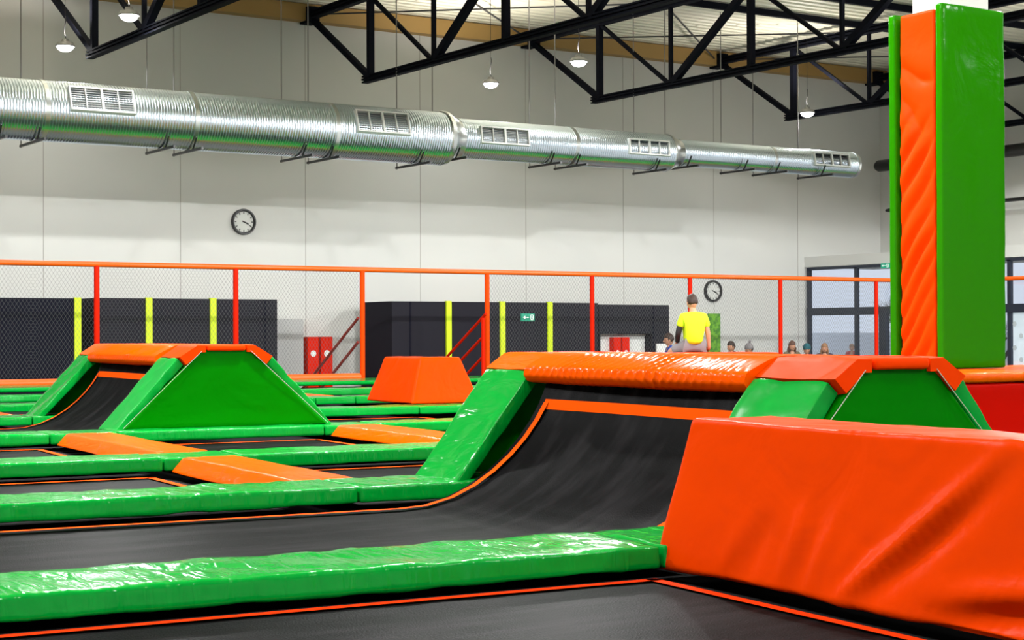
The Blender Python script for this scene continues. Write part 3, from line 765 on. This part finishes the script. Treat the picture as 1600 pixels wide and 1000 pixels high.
# ------------------------------------------------------------------ ramps
def ramp(tl, tr, bl, br, v0, v1, zt, label, seed, name='quarter_pipe_ramp'):
    """tl/tr/bl/br: u of the end panel's corners, zt its top height"""
    t = thing(name, label, 'ramp', A((tl+tr)/2, (v0+v1)/2, 0))
    zb = .10; sw = .62
    # end panels
    for (v, s, nm) in ((v0, 1, 'front'), (v1, -1, 'rear')):
        P = [A(bl, v, zb), A(br, v, zb), A(br, v+s*.10, zb), A(bl, v+s*.10, zb), A(tl, v+.02*s, zt), A(tr, v+.02*s, zt), A(tr, v+s*.10, zt), A(tl, v+s*.10, zt)]
        if s < 0: P = [P[3], P[2], P[1], P[0], P[7], P[6], P[5], P[4]]
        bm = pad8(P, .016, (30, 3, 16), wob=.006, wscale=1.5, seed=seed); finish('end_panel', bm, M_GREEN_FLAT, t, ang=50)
    zc = .70   # height where the green side pad stops and the orange cap starts
    def sl(u_b, u_t, z): return u_b+(u_t-u_b)*(z-zb)/(zt-zb)
    for side in (0, 1):
        ub, ut = (bl, tl) if side == 0 else (br, tr); sgn = 1 if side == 0 else -1
        # slope direction and outward normal (u,z)
        d = Vector((ut-ub, zt-zb)).normalized(); nrm = Vector((-abs(d.y)*sgn, abs(d.x)))
        nx, nz = nrm.x, nrm.y
        ucut = sl(ub, ut, zc)
        for (a, b_, nm) in ((v0+.03, v0+sw, 'n'), (v1-sw, v1-.03, 'f')):
            o_, w_ = .012, .11
            P = [A(ub+nx*o_, a, zb+nz*o_), A(ucut+nx*o_, a, zc+nz*o_), A(ucut+nx*o_, b_, zc+nz*o_), A(ub+nx*o_, b_, zb+nz*o_),
                 A(ub+nx*w_, a, zb+nz*w_), A(ucut+nx*w_, a, zc+nz*w_), A(ucut+nx*w_, b_, zc+nz*w_), A(ub+nx*w_, b_, zb+nz*w_)]
            P[0].z = P[3].z = zb-.03; P[4].z = P[7].z = zb-.02
            bm = pad8(P, .012, (26, 10, 2), wob=.007, wscale=3.6, seed=seed+side+a, extra=crease(seed+a, 0, .008)); finish('side_pad', bm, M_GREEN_SIDE if nm == 'n' else M_GREEN, t, ang=50)
            # orange corner cap: slope part and a short flat part, one bent piece
            zt2 = zt+.052; w2 = .115
            bm = B()
            pu = [(ucut+nx*o_-(.0)*sgn, zc), (ucut+nx*w2, zc+nz*w2), (ut+nx*w2*.55, zt2), (ut+.06*sgn if False else ut+abs(tr-tl)/2*sgn*.0+.05*sgn, zt2), (ut+.05*sgn, zt-.02), (ut, zt-.02)]
            mid = [(p0, p1) for p0, p1 in zip(pu, pu[1:]+pu[:1])]
            ring = []
            for p0, p1 in mid:
                for k in range(4): ring.append((p0[0]+(p1[0]-p0[0])*k/4, p0[1]+(p1[1]-p0[1])*k/4))
            nv = 9; A0 = a-.035 if nm == 'n' else a; B0 = b_ if nm == 'n' else b_+.035
            vs = []
            cu = sum(p[0] for p in pu)/len(pu); cz = sum(p[1] for p in pu)/len(pu)
            for j in range(nv):
                q = j/(nv-1); inset = 1-.10*(abs(2*q-1)**6)
                vs.append([bm.verts.new(A(cu+(u-cu)*inset, A0+(B0-A0)*q, cz+(z-cz)*inset+.004*noise.noise(Vector((u*9, q*7, seed))))) for u, z in ring])
            for p, q in zip(vs, vs[1:]):
                for k in range(len(ring)): bm.faces.new((p[k], p[(k+1) % len(ring)], q[(k+1) % len(ring)], q[k]))
            bm.faces.new(vs[0]); bm.faces.new(vs[-1][::-1])
            finish('corner_cap', bm, M_REDORANGE if (side == 1 or nm == 'n') else M_ORANGE, t, ang=35)
        # lip pad between the caps
        a, b_ = v0+sw+.006, v1-sw-.006
        pu = [(ucut+nx*.02+.05*sgn, zc-.015), (ucut+nx*.135-.005*sgn, zc+.0), (ucut+nx*.185, zc+.045), (ucut+nx*.165, zc+.10), (ut+nx*.075, zt2), (ut+.12*sgn, zt2+.002), (ut+.12*sgn, zt-.03)]
        ring = []
        for p0, p1 in zip(pu, pu[1:]+pu[:1]):
            for k in range(6): ring.append((p0[0]+(p1[0]-p0[0])*k/6, p0[1]+(p1[1]-p0[1])*k/6))
        # soften
        for _ in range(2): ring = [((ring[k-1][0]+2*ring[k][0]+ring[(k+1) % len(ring)][0])/4, (ring[k-1][1]+2*ring[k][1]+ring[(k+1) % len(ring)][1])/4) for k in range(len(ring))]
        bm = B(); nv = 340; vs = []
        for j in range(nv):
            q = j/(nv-1); v = a+(b_-a)*q; row = []
            for (u, z) in ring:
                h = (z-zc)/(zt2-zc)
                env = math.sin(math.pi*min(1, max(0, q)))**.6*(1 if z < zt2-.004 else .2)
                ph = v*78+(h*9.0 if side == 0 else 0)
                wv = .0085*env*(1-2*abs(math.sin(ph/2+1.8*noise.noise(Vector((v*2.1, h*2, seed)))*2))**.7)*(.5+.8*abs(noise.noise(Vector((v*2.7, 3, seed)))*2))
                row.append(bm.verts.new(A(u+nx*wv, v, z+nz*wv)))
            vs.append(row)
        for p, q in zip(vs, vs[1:]):
            for k in range(len(ring)): bm.faces.new((p[k], p[(k+1) % len(ring)], q[(k+1) % len(ring)], q[k]))
        bm.faces.new(vs[0]); bm.faces.new(vs[-1][::-1])
        finish('lip_pad', bm, M_LIP, t, ang=60)
        # black backing below the lip
        bm = B(); hexa(bm, [A(ut+.06*sgn, a, .0), A(ut+.1*sgn, a, .0), A(ut+.1*sgn, b_, .0), A(ut+.06*sgn, b_, .0), A(ut+.06*sgn, a, zt-.04), A(ut+.1*sgn, a, zt-.04), A(ut+.1*sgn, b_, zt-.04), A(ut+.06*sgn, b_, zt-.04)])
        finish('frame_backing', bm, M_SPRING, t, smooth=False)
    for (v, s) in ((v0, -1), (v1, 1)):
        for (ub, ut) in ((bl, tl), (br, tr)):
            bm = B(); tube(bm, [A(ub, v+s*.006, zb+.01), A(ut, v+s*.006, zt-.01)], .0024, 6); finish('pale_piping', bm, M_PIPE, t)
    # top pads
    nseg = 3; vv = [v0+.03+(v1-v0-.06)*k/nseg for k in range(nseg+1)]
    for k in range(nseg):
        a, b_ = vv[k]+.004, vv[k+1]-.004; l, r_ = tl+.055, tr-.055
        if k == 0: a = v0-.02
        if k == nseg-1: b_ = v1+.02
        P = [A(l, a, zt-.01), A(r_, a, zt-.01), A(r_, b_, zt-.01), A(l, b_, zt-.01)]; P += [Vector((p.x, p.y, zt+.050)) for p in P]
        bm = pad8(P, .02, (6, 14, 2), wob=.004, seed=seed+k); finish('top_pad', bm, M_REDORANGE if k == 0 else M_ORANGE, t, ang=50)
    return t
ramp(5.35, 5.80, 4.70, 6.48, 6.30, 9.86, .83, 'large quarter pipe ramp in the middle with orange top and green end panel', 3.3)
ramp(5.20, 5.70, 4.42, 6.52, 15.92, 19.80, .855, 'small distant ramp at left with green trapezoid end panel', 8.1)
runway(-1.2, 5.35, 6.75, 9.08, 'long black runway bed curving up into the large ramp')
runway(-1.2, 5.20, 16.4, 18.98, 'black runway bed curving up into the small distant ramp')

# ------------------------------------------------------------------ orange blocks
def block(base, top, z0, z1, label, m, creases=None, seg=(14, 24, 14), name='foam_block', r=.03, wob=.012, mats=None):
    (u0, u1, v0, v1), (a0, a1, b0, b1) = base, top
    P = [A(u0, v0, z0), A(u1, v0, z0), A(u1, v1, z0), A(u0, v1, z0), A(a0, b0, z1), A(a1, b0, z1), A(a1, b1, z1), A(a0, b1, z1)]
    bm = pad8(P, r, seg, wob=wob, wscale=2.0, seed=u0, extra=creases)
    c = A((u0+u1)/2, (v0+v1)/2, z0)
    o = finish(name, bm, m, loc=c, ang=50)
    return tag(o, label, 'foam block')
def cre_big(q, n):
    # q: (across, along, height); face toward -u has n[0]<0.  far end is q[1] = Ly
    if n[0] > -.5: 
        return .004*noise.noise(Vector((q[0]*6, q[1]*6, 1))) if n[2] > .5 else 0
    y, z = q[1], q[2]; w = 0
    def groove(y0, z0, y1, z1, wd, amp):
        dy, dz = y1-y0, z1-z0; L = math.hypot(dy, dz); t_ = ((y-y0)*dy+(z-z0)*dz)/L/L
        if t_ < -.1 or t_ > 1.1: return 0
        d_ = ((y-y0)*dz-(z-z0)*dy)/L; e_ = math.sin(math.pi*min(1, max(0, (t_+.1)/1.2)))
        return amp*e_*math.exp(-(d_/wd)**2)
    w += groove(.62, .64, 1.35, .05, .035, .022)-groove(.55, .60, 1.25, .02, .05, .016)
    w += groove(1.62, .42, 1.72, .02, .03, .012)-groove(1.55, .40, 1.62, .02, .03, .010)
    w += groove(1.42, .40, 1.55, .02, .03, .012)-groove(1.85, .3, 1.95, .02, .04, .012)
    w += groove(1.98, .30, 2.1, .02, .03, .010)-groove(1.2, .3, 1.42, .02, .04, .010)
    w += groove(.1, .22, .9, .10, .05, .016)-groove(.1, .14, .9, .02, .06, .018)
    w += .012*noise.noise(Vector((y*1.2, z*2.2, 4.4)))+.006*noise.noise(Vector((y*3.1+z*2, z*2.0, 1.4)))
    return w*1.35
block((3.995, 4.80, 3.45, 6.06), (4.135, 4.56, 3.55, 6.0), .0, .635, 'large orange vinyl block in the right foreground', M_ORANGE_BOX, cre_big, seg=(12, 70, 40), r=.022, wob=.004)
block((9.20, 10.22, 19.66, 21.10), (9.42, 10.0, 19.84, 20.98), .1, .70, 'small distant orange block standing left of the open gate', M_ORANGE_BOX, seg=(10, 16, 10))
block((14.0, 16.0, 20.6, 21.6), (14.1, 15.9, 20.7, 21.5), .0, .705, 'orange block under the seated man, hidden behind the large ramp', M_ORANGE_BOX)
# red bench blocks around the padded column
def bench(u0, u1, v0, v1, label, seed):
    t = thing('padded_bench', label, 'bench', A((u0+u1)/2, (v0+v1)/2, -.1), group='red and orange padded benches round the column')
    P = [A(u0+.006, v0+.02, -.1), A(u1-.006, v0+.02, -.1), A(u1-.006, v1, -.1), A(u0+.006, v1, -.1)]; P += [Vector((p.x, p.y, .60)) for p in P]
    finish('front_pad', pad8(P, .03, (12, 10, 10), wob=.010, wscale=2.5, seed=seed), M_RED, t, ang=50)
    P = [A(u0+.004, v0-.01, .605), A(u1-.004, v0-.01, .605), A(u1-.004, v1, .605), A(u0+.004, v1, .605)]; P += [Vector((p.x, p.y, .68)) for p in P]
    finish('top_pad', pad8(P, .028, (14, 14, 2), wob=.006, wscale=3, seed=seed), M_ORANGE, t, ang=50)
bench(7.4, 9.02, 9.85, 12.06, 'red padded bench with orange top, left of the vertical seam before the column', 1)
bench(9.02, 12.2, 9.85, 12.06, 'red padded bench with orange top at the right edge, carrying the column', 2)

# ------------------------------------------------------------------ padded column
cx0, cy0 = 11.15, 10.12; cx1, cy1 = 11.92, 10.76; zb, zt = .685, 3.84
bm = B(); box(bm, (cx0+.16, cy0+.08, zb), (cx1-.12, cy1-.12, ZC)); cc = finish('concrete_column', bm, M_CONC, smooth=False)
tag(cc, 'pale concrete column rising out of the orange and green padding', 'column')
t = thing('column_padding', 'orange and green vinyl padding wrapped round the column', 'padding', ((cx0+cx1)/2, (cy0+cy1)/2, zb))
def wpad(a, b_, name, m, seg, wob=.004, ex=None, r=.02, seed=0):
    d = tuple(b_[i]-a[i] for i in range(3))
    bm = rbox(d, r, seg, lambda q: Vector(a)+q, wob=wob, wscale=2.2, seed=seed, extra=ex)
    return finish(name, bm, m, t, ang=50)
wpad((cx0-.03, cy0, zb), (cx1, cy0+.085, zt+.02), 'green_front_pad', M_COLGREEN, (8, 3, 40), seed=1, ex=lambda q, n: .006*noise.noise(Vector((q[0]*3, q[2]*1.5, 5))) if n[1] < -.5 else 0)
wpad((cx0-.03, cy1-.085, zb), (cx1, cy1, zt), 'green_rear_pad', M_COLGREEN, (8, 3, 30), seed=2)
wpad((cx1-.09, cy0+.09, zb), (cx1, cy1-.09, zt), 'green_side_pad', M_COLGREEN, (3, 6, 30), seed=3)
def cre_col(q, n):
    if n[0] > -.5: return 0
    y, z = q[1], q[2]          # y grows away from the camera (to the left in the picture)
    edge = math.sin(math.pi*min(1, max(0, y/.44)))**.5
    # lower two thirds: folds rising towards the near edge; upper third: folds falling
    k = min(1, max(0, (2.35-z)/.5))
    ph = (z+1.15*y*(1+.3*math.sin(z*1.7)))*25+2.4*noise.noise(Vector((y*2.2, z*1.1, 2)))
    up = (z-.62*y)*15+3.2*noise.noise(Vector((y*3, z*1.6, 9)))
    w = k*(abs(math.sin(ph/2))**.8-.5)*.034+(1-k)*(abs(math.sin(up/2))**.9-.5)*.034*min(1, max(.15, (3.05-z)/.5))
    w = (w-.010)*(.7+.9*abs(noise.noise(Vector((z*1.3, y, 6)))*1.6))
    return w*edge
wpad((cx0-.015, cy0+.112, zb), (cx0+.09, cy1-.125, zt-.02), 'orange_pad', M_REDORANGE, (3, 22, 190), wob=.006, ex=cre_col, seed=4)
bm = B(); box(bm, (cx0+.04, cy0+.05, zb), (cx0+.12, cy1-.05, zt-.05)); finish('black_backing', bm, M_BLACK, t, smooth=False)

# ------------------------------------------------------------------ people
def skin_mesh(nodes, edges, root=0, sub=2):
    """nodes: list of (pos, rx[, ry]); returns an evaluated bmesh of a skinned, subdivided skeleton"""
    me = bpy.data.meshes.new('tmp'); me.from_pydata([n[0] for n in nodes], edges, [])
    o = bpy.data.objects.new('tmp', me); COL.objects.link(o)
    md = o.modifiers.new('s', 'SKIN'); md.use_smooth_shade = True
    sv = me.skin_vertices[0].data
    for i, n in enumerate(nodes): sv[i].radius = (n[1], n[2] if len(n) > 2 else n[1]); sv[i].use_root = (i == root)
    m2 = o.modifiers.new('b', 'SUBSURF'); m2.levels = sub; m2.render_levels = sub
    dg = bpy.context.evaluated_depsgraph_get(); ev = o.evaluated_get(dg); em = bpy.data.meshes.new_from_object(ev)
    bm = B(); bm.from_mesh(em)
    bpy.data.objects.remove(o); bpy.data.meshes.remove(me); bpy.data.meshes.remove(em)
    return bm
def ell(bm, c, r, rot=None, u=14, v=9):
    k = bmesh.ops.create_uvsphere(bm, u_segments=u, v_segments=v, radius=1)['verts']
    for w in k:
        p = Vector((w.co.x*r[0], w.co.y*r[1], w.co.z*r[2]))
        if rot: p = rot @ p
        w.co = p+Vector(c)
    return k
# local frame: person faces +y, x to their right
def head(bm, c, yawd=0, tilt=0, s=1.0):
    Rm = Matrix.Rotation(math.radians(yawd), 3, 'Z') @ Matrix.Rotation(math.radians(tilt), 3, 'X')
    c = Vector(c); T = lambda x, y, z: c+Rm @ (Vector((x, y, z))*s)
    k = ell(bm, (0, 0, 0), (1, 1, 1), u=20, v=14)
    for w in k:
        x, y, z = w.co
        jaw = 1-.22*max(0, -z)**1.2
        X, Y, Z = x*.076*jaw, y*.095*(1-.05*max(0, -z)), z*.118
        if y > 0 and z < 0: Y += .006
        if y > .75: Y -= .006
        w.co = T(X, Y, Z)
    for sx in (-1, 1):
        ell(bm, T(sx*.078, -.008, -.005), (.010*s, .018*s, .030*s), Rm, 8, 6)      # ears
        ell(bm, T(sx*.030, .083, .012), (.012*s, .009*s, .008*s), Rm, 8, 6)        # eye lids
    ell(bm, T(0, .098, -.022), (.013*s, .018*s, .022*s), Rm, 8, 6)                 # nose
    ell(bm, T(0, .084, -.062), (.024*s, .010*s, .009*s), Rm, 8, 6)                 # mouth
    return T, Rm
def hair_cap(T, Rm, s, parent, m, long=0, name='hair', bun=False, hat=False):
    bm = B(); k = ell(bm, (0, 0, 0), (1, 1, 1), u=20, v=14)
    for w in k:
        x, y, z = w.co; r = 1.0+.05*noise.noise(Vector((x*5, y*5, z*5)))
        front = y > .25 and z < .42
        f = .86 if front else 1.0
        if z < -.35 and not long: f = .84
        w.co = T(x*.088*r*f, (y*.104-.006)*r*f, z*.128*r*f+.008)
    if long:
        for sx in (-1, 0, 1):
            ell(bm, T(sx*.05, -.055, -.10-long/3), (.052*s, .045*s, (.11+long/2)*s), Rm, 10, 8)
        for sx in (-1, 1): ell(bm, T(sx*.082, .0, -.09-long/4), (.028*s, .050*s, (.09+long/3)*s), Rm, 10, 8)
    if bun: ell(bm, T(0, -.07, .14), (.042*s, .042*s, .042*s), Rm, 10, 8)
    return finish(name, bm, m, parent)
def place(o_list, loc, rz):
    pass
def hand_nodes(nodes, edges, wrist_i, d, side, up=Vector((0, 0, 1)), s=1.0):
    """palm, four fingers of different length with a knuckle bend, thumb from the side of the palm"""
    d = d.normalized(); sd = d.cross(up).normalized()*side; dn = -up
    w = Vector(nodes[wrist_i][0]); nodes.append((tuple(w+d*.05*s), .034*s, .016*s)); pi = len(nodes)-1; edges.append((wrist_i, pi))
    for k, (off, L) in enumerate(((-.030, .070), (-.010, .082), (.010, .076), (.029, .060))):
        a = w+d*.088*s+sd*off*s; b_ = a+d*L*.5*s+dn*.008*s; c_ = a+d*L*.9*s+dn*.026*s
        i = len(nodes); nodes += [(tuple(a), .0095*s), (tuple(b_), .0085*s), (tuple(c_), .0075*s)]; edges += [(pi, i), (i, i+1), (i+1, i+2)]
    a = w+d*.035*s-sd*.036*s; b_ = a+d*.03*s-sd*.022*s+dn*.008*s
    i = len(nodes); nodes += [(tuple(a), .012*s), (tuple(b_), .009*s)]; edges += [(pi, i), (i, i+1)]
def xf(objs, loc, rz): pass

def seated_man():
    loc = Vector((16.56, 20.13, .712))
    rz = math.radians(-20)
    t = thing('person', 'person in a neon yellow shirt and grey shorts sitting with their back to the camera', 'person', loc, rz)
    # nodes in local coords, seat plane z=0, facing +y
    N = []; E_ = []
    def n(p, r, r2=None): N.append((p, r, r2 or r)); return len(N)-1
    pel = n((0, 0, .12), .125, .10); sp = n((0, -.03, .28), .10, .08); ch = n((0.005, -.045, .46), .115, .08); nk0 = n((0.0, -.02, .585), .065); nk = n((0.0, .005, .655), .052); hd = n((0, .02, .70), .052)
    E_ += [(pel, sp), (sp, ch), (ch, nk0), (nk0, nk), (nk, hd)]
    # legs: left knee out to the left, right knee forward
    for sx, kn, an in ((-1, (-.31, .20, .0), (-.18, .38, -.24)), (1, (.30, .26, .14), (.22, .42, -.20))):
        h = n((sx*.10, .03, .10), .095); k = n(kn, .062); a = n(an, .042); ft = n((an[0], an[1]+.14, an[2]-.06), .038, .030)
        E_ += [(pel, h), (h, k), (k, a), (a, ft)]
    # left arm down, hand on thigh; right arm propped out
    for sx, sh, el, wr in ((-1, (-.17, -.03, .53), (-.245, -.02, .28), (-.21, .13, .13)), (1, (.17, -.03, .53), (.235, -.03, .28), (.27, .02, .06))):
        s0 = n(sh, .058); e = n(el, .042); w = n(wr, .029); E_ += [(ch, s0), (s0, e), (e, w)]
        d = Vector(wr)-Vector(el); hand_nodes(N, E_, w, Vector((d.x*.3, .12, -.03)), sx)
    bm = skin_mesh([(p[0], p[1], p[2]) if len(p) > 2 else p for p in N], E_, 0, 2)
    T, Rm = head(bm, (0, .03, .765), yawd=10, tilt=-6)
    body = finish('body', bm, M_SKIN, None); body.parent = t
    hr = hair_cap(T, Rm, 1, None, M_HAIR); hr.parent = t
    # shirt
    S_, E2 = [], []
    def m_(p, r, r2=None): S_.append((p, r, r2 or r)); return len(S_)-1
    a = m_((0, -.01, .10), .175, .150); b_ = m_((0, -.03, .26), .165, .140); c = m_((0, -.045, .46), .175, .135); d = m_((0, -.015, .605), .085, .080)
    E2 += [(a, b_), (b_, c), (c, d)]
    for sx in (-1, 1):
        s0 = m_((sx*.175, -.03, .535), .074); e = m_((sx*.222, -.025, .37), .066); E2 += [(c, s0), (s0, e)]
    sh = finish('shirt', skin_mesh(S_, E2, 0, 2), M_NEON, None); sh.parent = t
    sl = finish('sleeve', skin_mesh([((-.205, -.025, .44), .055), ((-.245, -.02, .28), .050), ((-.215, .11, .145), .036)], [(0, 1), (1, 2)], 0, 2), M_SLEEVE, None); sl.parent = t
    S_, E2 = [], []
    a = m_((0, .0, .075), .150, .115)
    for sx, kn in ((-1, (-.29, .19, .01)), (1, (.28, .25, .14))):
        h = m_((sx*.10, .04, .095), .108); k = m_(kn, .078); E2 += [(a, h), (h, k)]
    so = finish('shorts', skin_mesh(S_, E2, 0, 2), M_SHORTS, None); so.parent = t
    return t
seated_man()

def standing(loc, rz, height, label, top, legs, hair, longhair=0, hat=None, bun=False, yawd=0, skin=M_SKIN):
    s = height/1.75
    t = thing('person', label, 'person', loc, rz)
    N, E_ = [], []
    def n(p, r, r2=None): N.append((tuple(c*s for c in p), r*s, (r2 or r)*s)); return len(N)-1
    pel = n((0, 0, .95), .12, .09); sp = n((0, 0, 1.12), .105, .08); ch = n((0, 0, 1.33), .13, .09); nk0 = n((0, 0, 1.46), .058); nk = n((0, .01, 1.54), .048)
    E_ += [(pel, sp), (sp, ch), (ch, nk0), (nk0, nk)]
    for sx in (-1, 1):
        h = n((sx*.09, 0, .88), .085); k = n((sx*.10, .01, .48), .058); a = n((sx*.10, -.02, .09), .04); f_ = n((sx*.11, .12, .035), .035)
        E_ += [(pel, h), (h, k), (k, a), (a, f_)]
        s0 = n((sx*.175, 0, 1.40), .052); e = n((sx*.23, -.02, 1.12), .04); w = n((sx*.22, .10, .90), .028); E_ += [(ch, s0), (s0, e), (e, w)]
        hand_nodes(N, E_, w, Vector((0, .05, -.12)), sx, up=Vector((0, 1, .3)), s=s)
    bm = skin_mesh(N, E_, 0, 1)
    T, Rm = head(bm, (0, .02*s, 1.635*s), yawd=yawd, tilt=-8, s=s*1.15)
    o = finish('body', bm, skin, None); o.parent = t
    o = hair_cap(T, Rm, s*1.05, None, hair, long=longhair, bun=bun and not hat); o.parent = t
    if hat:
        bm = B(); k = ell(bm, (0, 0, 0), (1, 1, 1), u=16, v=10)
        for w in k: w.co = T(w.co.x*.096, w.co.y*.112-.008, max(w.co.z, -.15)*.13+.03)
        if bun: ell(bm, T(0, -.05, .18), (.04*s, .04*s, .04*s), Rm, 10, 8)
        o = finish('knitted_hat', bm, hat, None); o.parent = t
    S_, E2 = [], []
    def m_(p, r, r2=None): S_.append((tuple(c*s for c in p), r*s, (r2 or r)*s)); return len(S_)-1
    a = m_((0, 0, .90), .145, .115); b_ = m_((0, 0, 1.12), .130, .105); c = m_((0, 0, 1.36), .165, .118); d = m_((0, 0, 1.52), .085, .072); E2 += [(a, b_), (b_, c), (c, d)]
    for sx in (-1, 1):
        s0 = m_((sx*.19, 0, 1.43), .075); e = m_((sx*.235, -.02, 1.12), .054); w = m_((sx*.225, .085, .93), .042); E2 += [(c, s0), (s0, e), (e, w)]
    o = finish('jacket', skin_mesh(S_, E2, 0, 1), top, None); o.parent = t
    S_, E2 = [], []
    a = m_((0, 0, .93), .13, .10)
    for sx in (-1, 1):
        h = m_((sx*.09, 0, .86), .10); k = m_((sx*.10, .01, .48), .072); q = m_((sx*.10, -.02, .12), .055); E2 += [(a, h), (h, k), (k, q)]
    o = finish('trousers', skin_mesh(S_, E2, 0, 1), legs, None); o.parent = t
    return t
M_BLUE = mat('blue cloth', (.01, .06, .42), .8); M_NAVY = mat('navy cloth', (.02, .025, .05), .8); M_TEAL = mat('teal knit', (.01, .10, .13), .9)
M_GREYK = mat('grey knit', (.22, .20, .21), .9); M_BROWNH = mat('brown hair', (.10, .035, .018), .6); M_BLONDE = mat('light brown hair', (.30, .15, .07), .6)
M_OLIVE = mat('olive cloth', (.14, .11, .06), .8); M_REDC = mat('red cloth', (.5, .03, .03), .8); M_JEANS = mat('dark jeans', (.02, .03, .06), .8); M_PINK = mat('plum cloth', (.14, .03, .07), .8)
PY = 33.6
def px_to(x, Y):      # hall x of a sight line at depth Y (layout measured from the photograph)
    d = F*f_px+R2*(x-800); return d.x/d.y*Y
people = [
    (1046, 33.6, 1.97, 60, 'person in a blue top with short dark hair, left of the seated man', M_BLUE, M_JEANS, M_HAIR, 0, None, False),
    (1143, 33.8, 1.76, -60+150, 'short-haired person in a dark jacket in profile, right of the seated man', M_NAVY, M_JEANS, M_HAIR, 0, None, False),
    (1171, 33.9, 1.68, 75, 'person in a grey bobble hat and dark jacket, behind the net', M_NAVY, M_JEANS, M_HAIR, 0, M_GREYK, True),
    (1237, 33.4, 1.76, 160, 'person with long brown hair and an olive top, below the red fence post', M_OLIVE, M_JEANS, M_BROWNH, .14, None, False),
    (1261, 33.6, 1.66, 100, 'person in a dark teal hat at the left edge of the glass front', M_PINK, M_JEANS, M_HAIR, 0, M_TEAL, False),
    (1288, 33.5, 1.69, 140, 'person with light brown hair and a black jacket before the glass front', M_NAVY, M_JEANS, M_BLONDE, .08, None, False),
]
for (x, y, h, rot, lab, top, legs, hair, lh, hat, bun) in people:
    standing((px_to(x, y), y, -1), math.radians(rot), h, lab, top, legs, hair, lh, hat, bun)
standing((40.8, 41.2, -1), math.radians(120), 1.6, 'person in a red jacket outside behind the glass front', M_REDC, M_JEANS, M_BLONDE, 0, None, False)
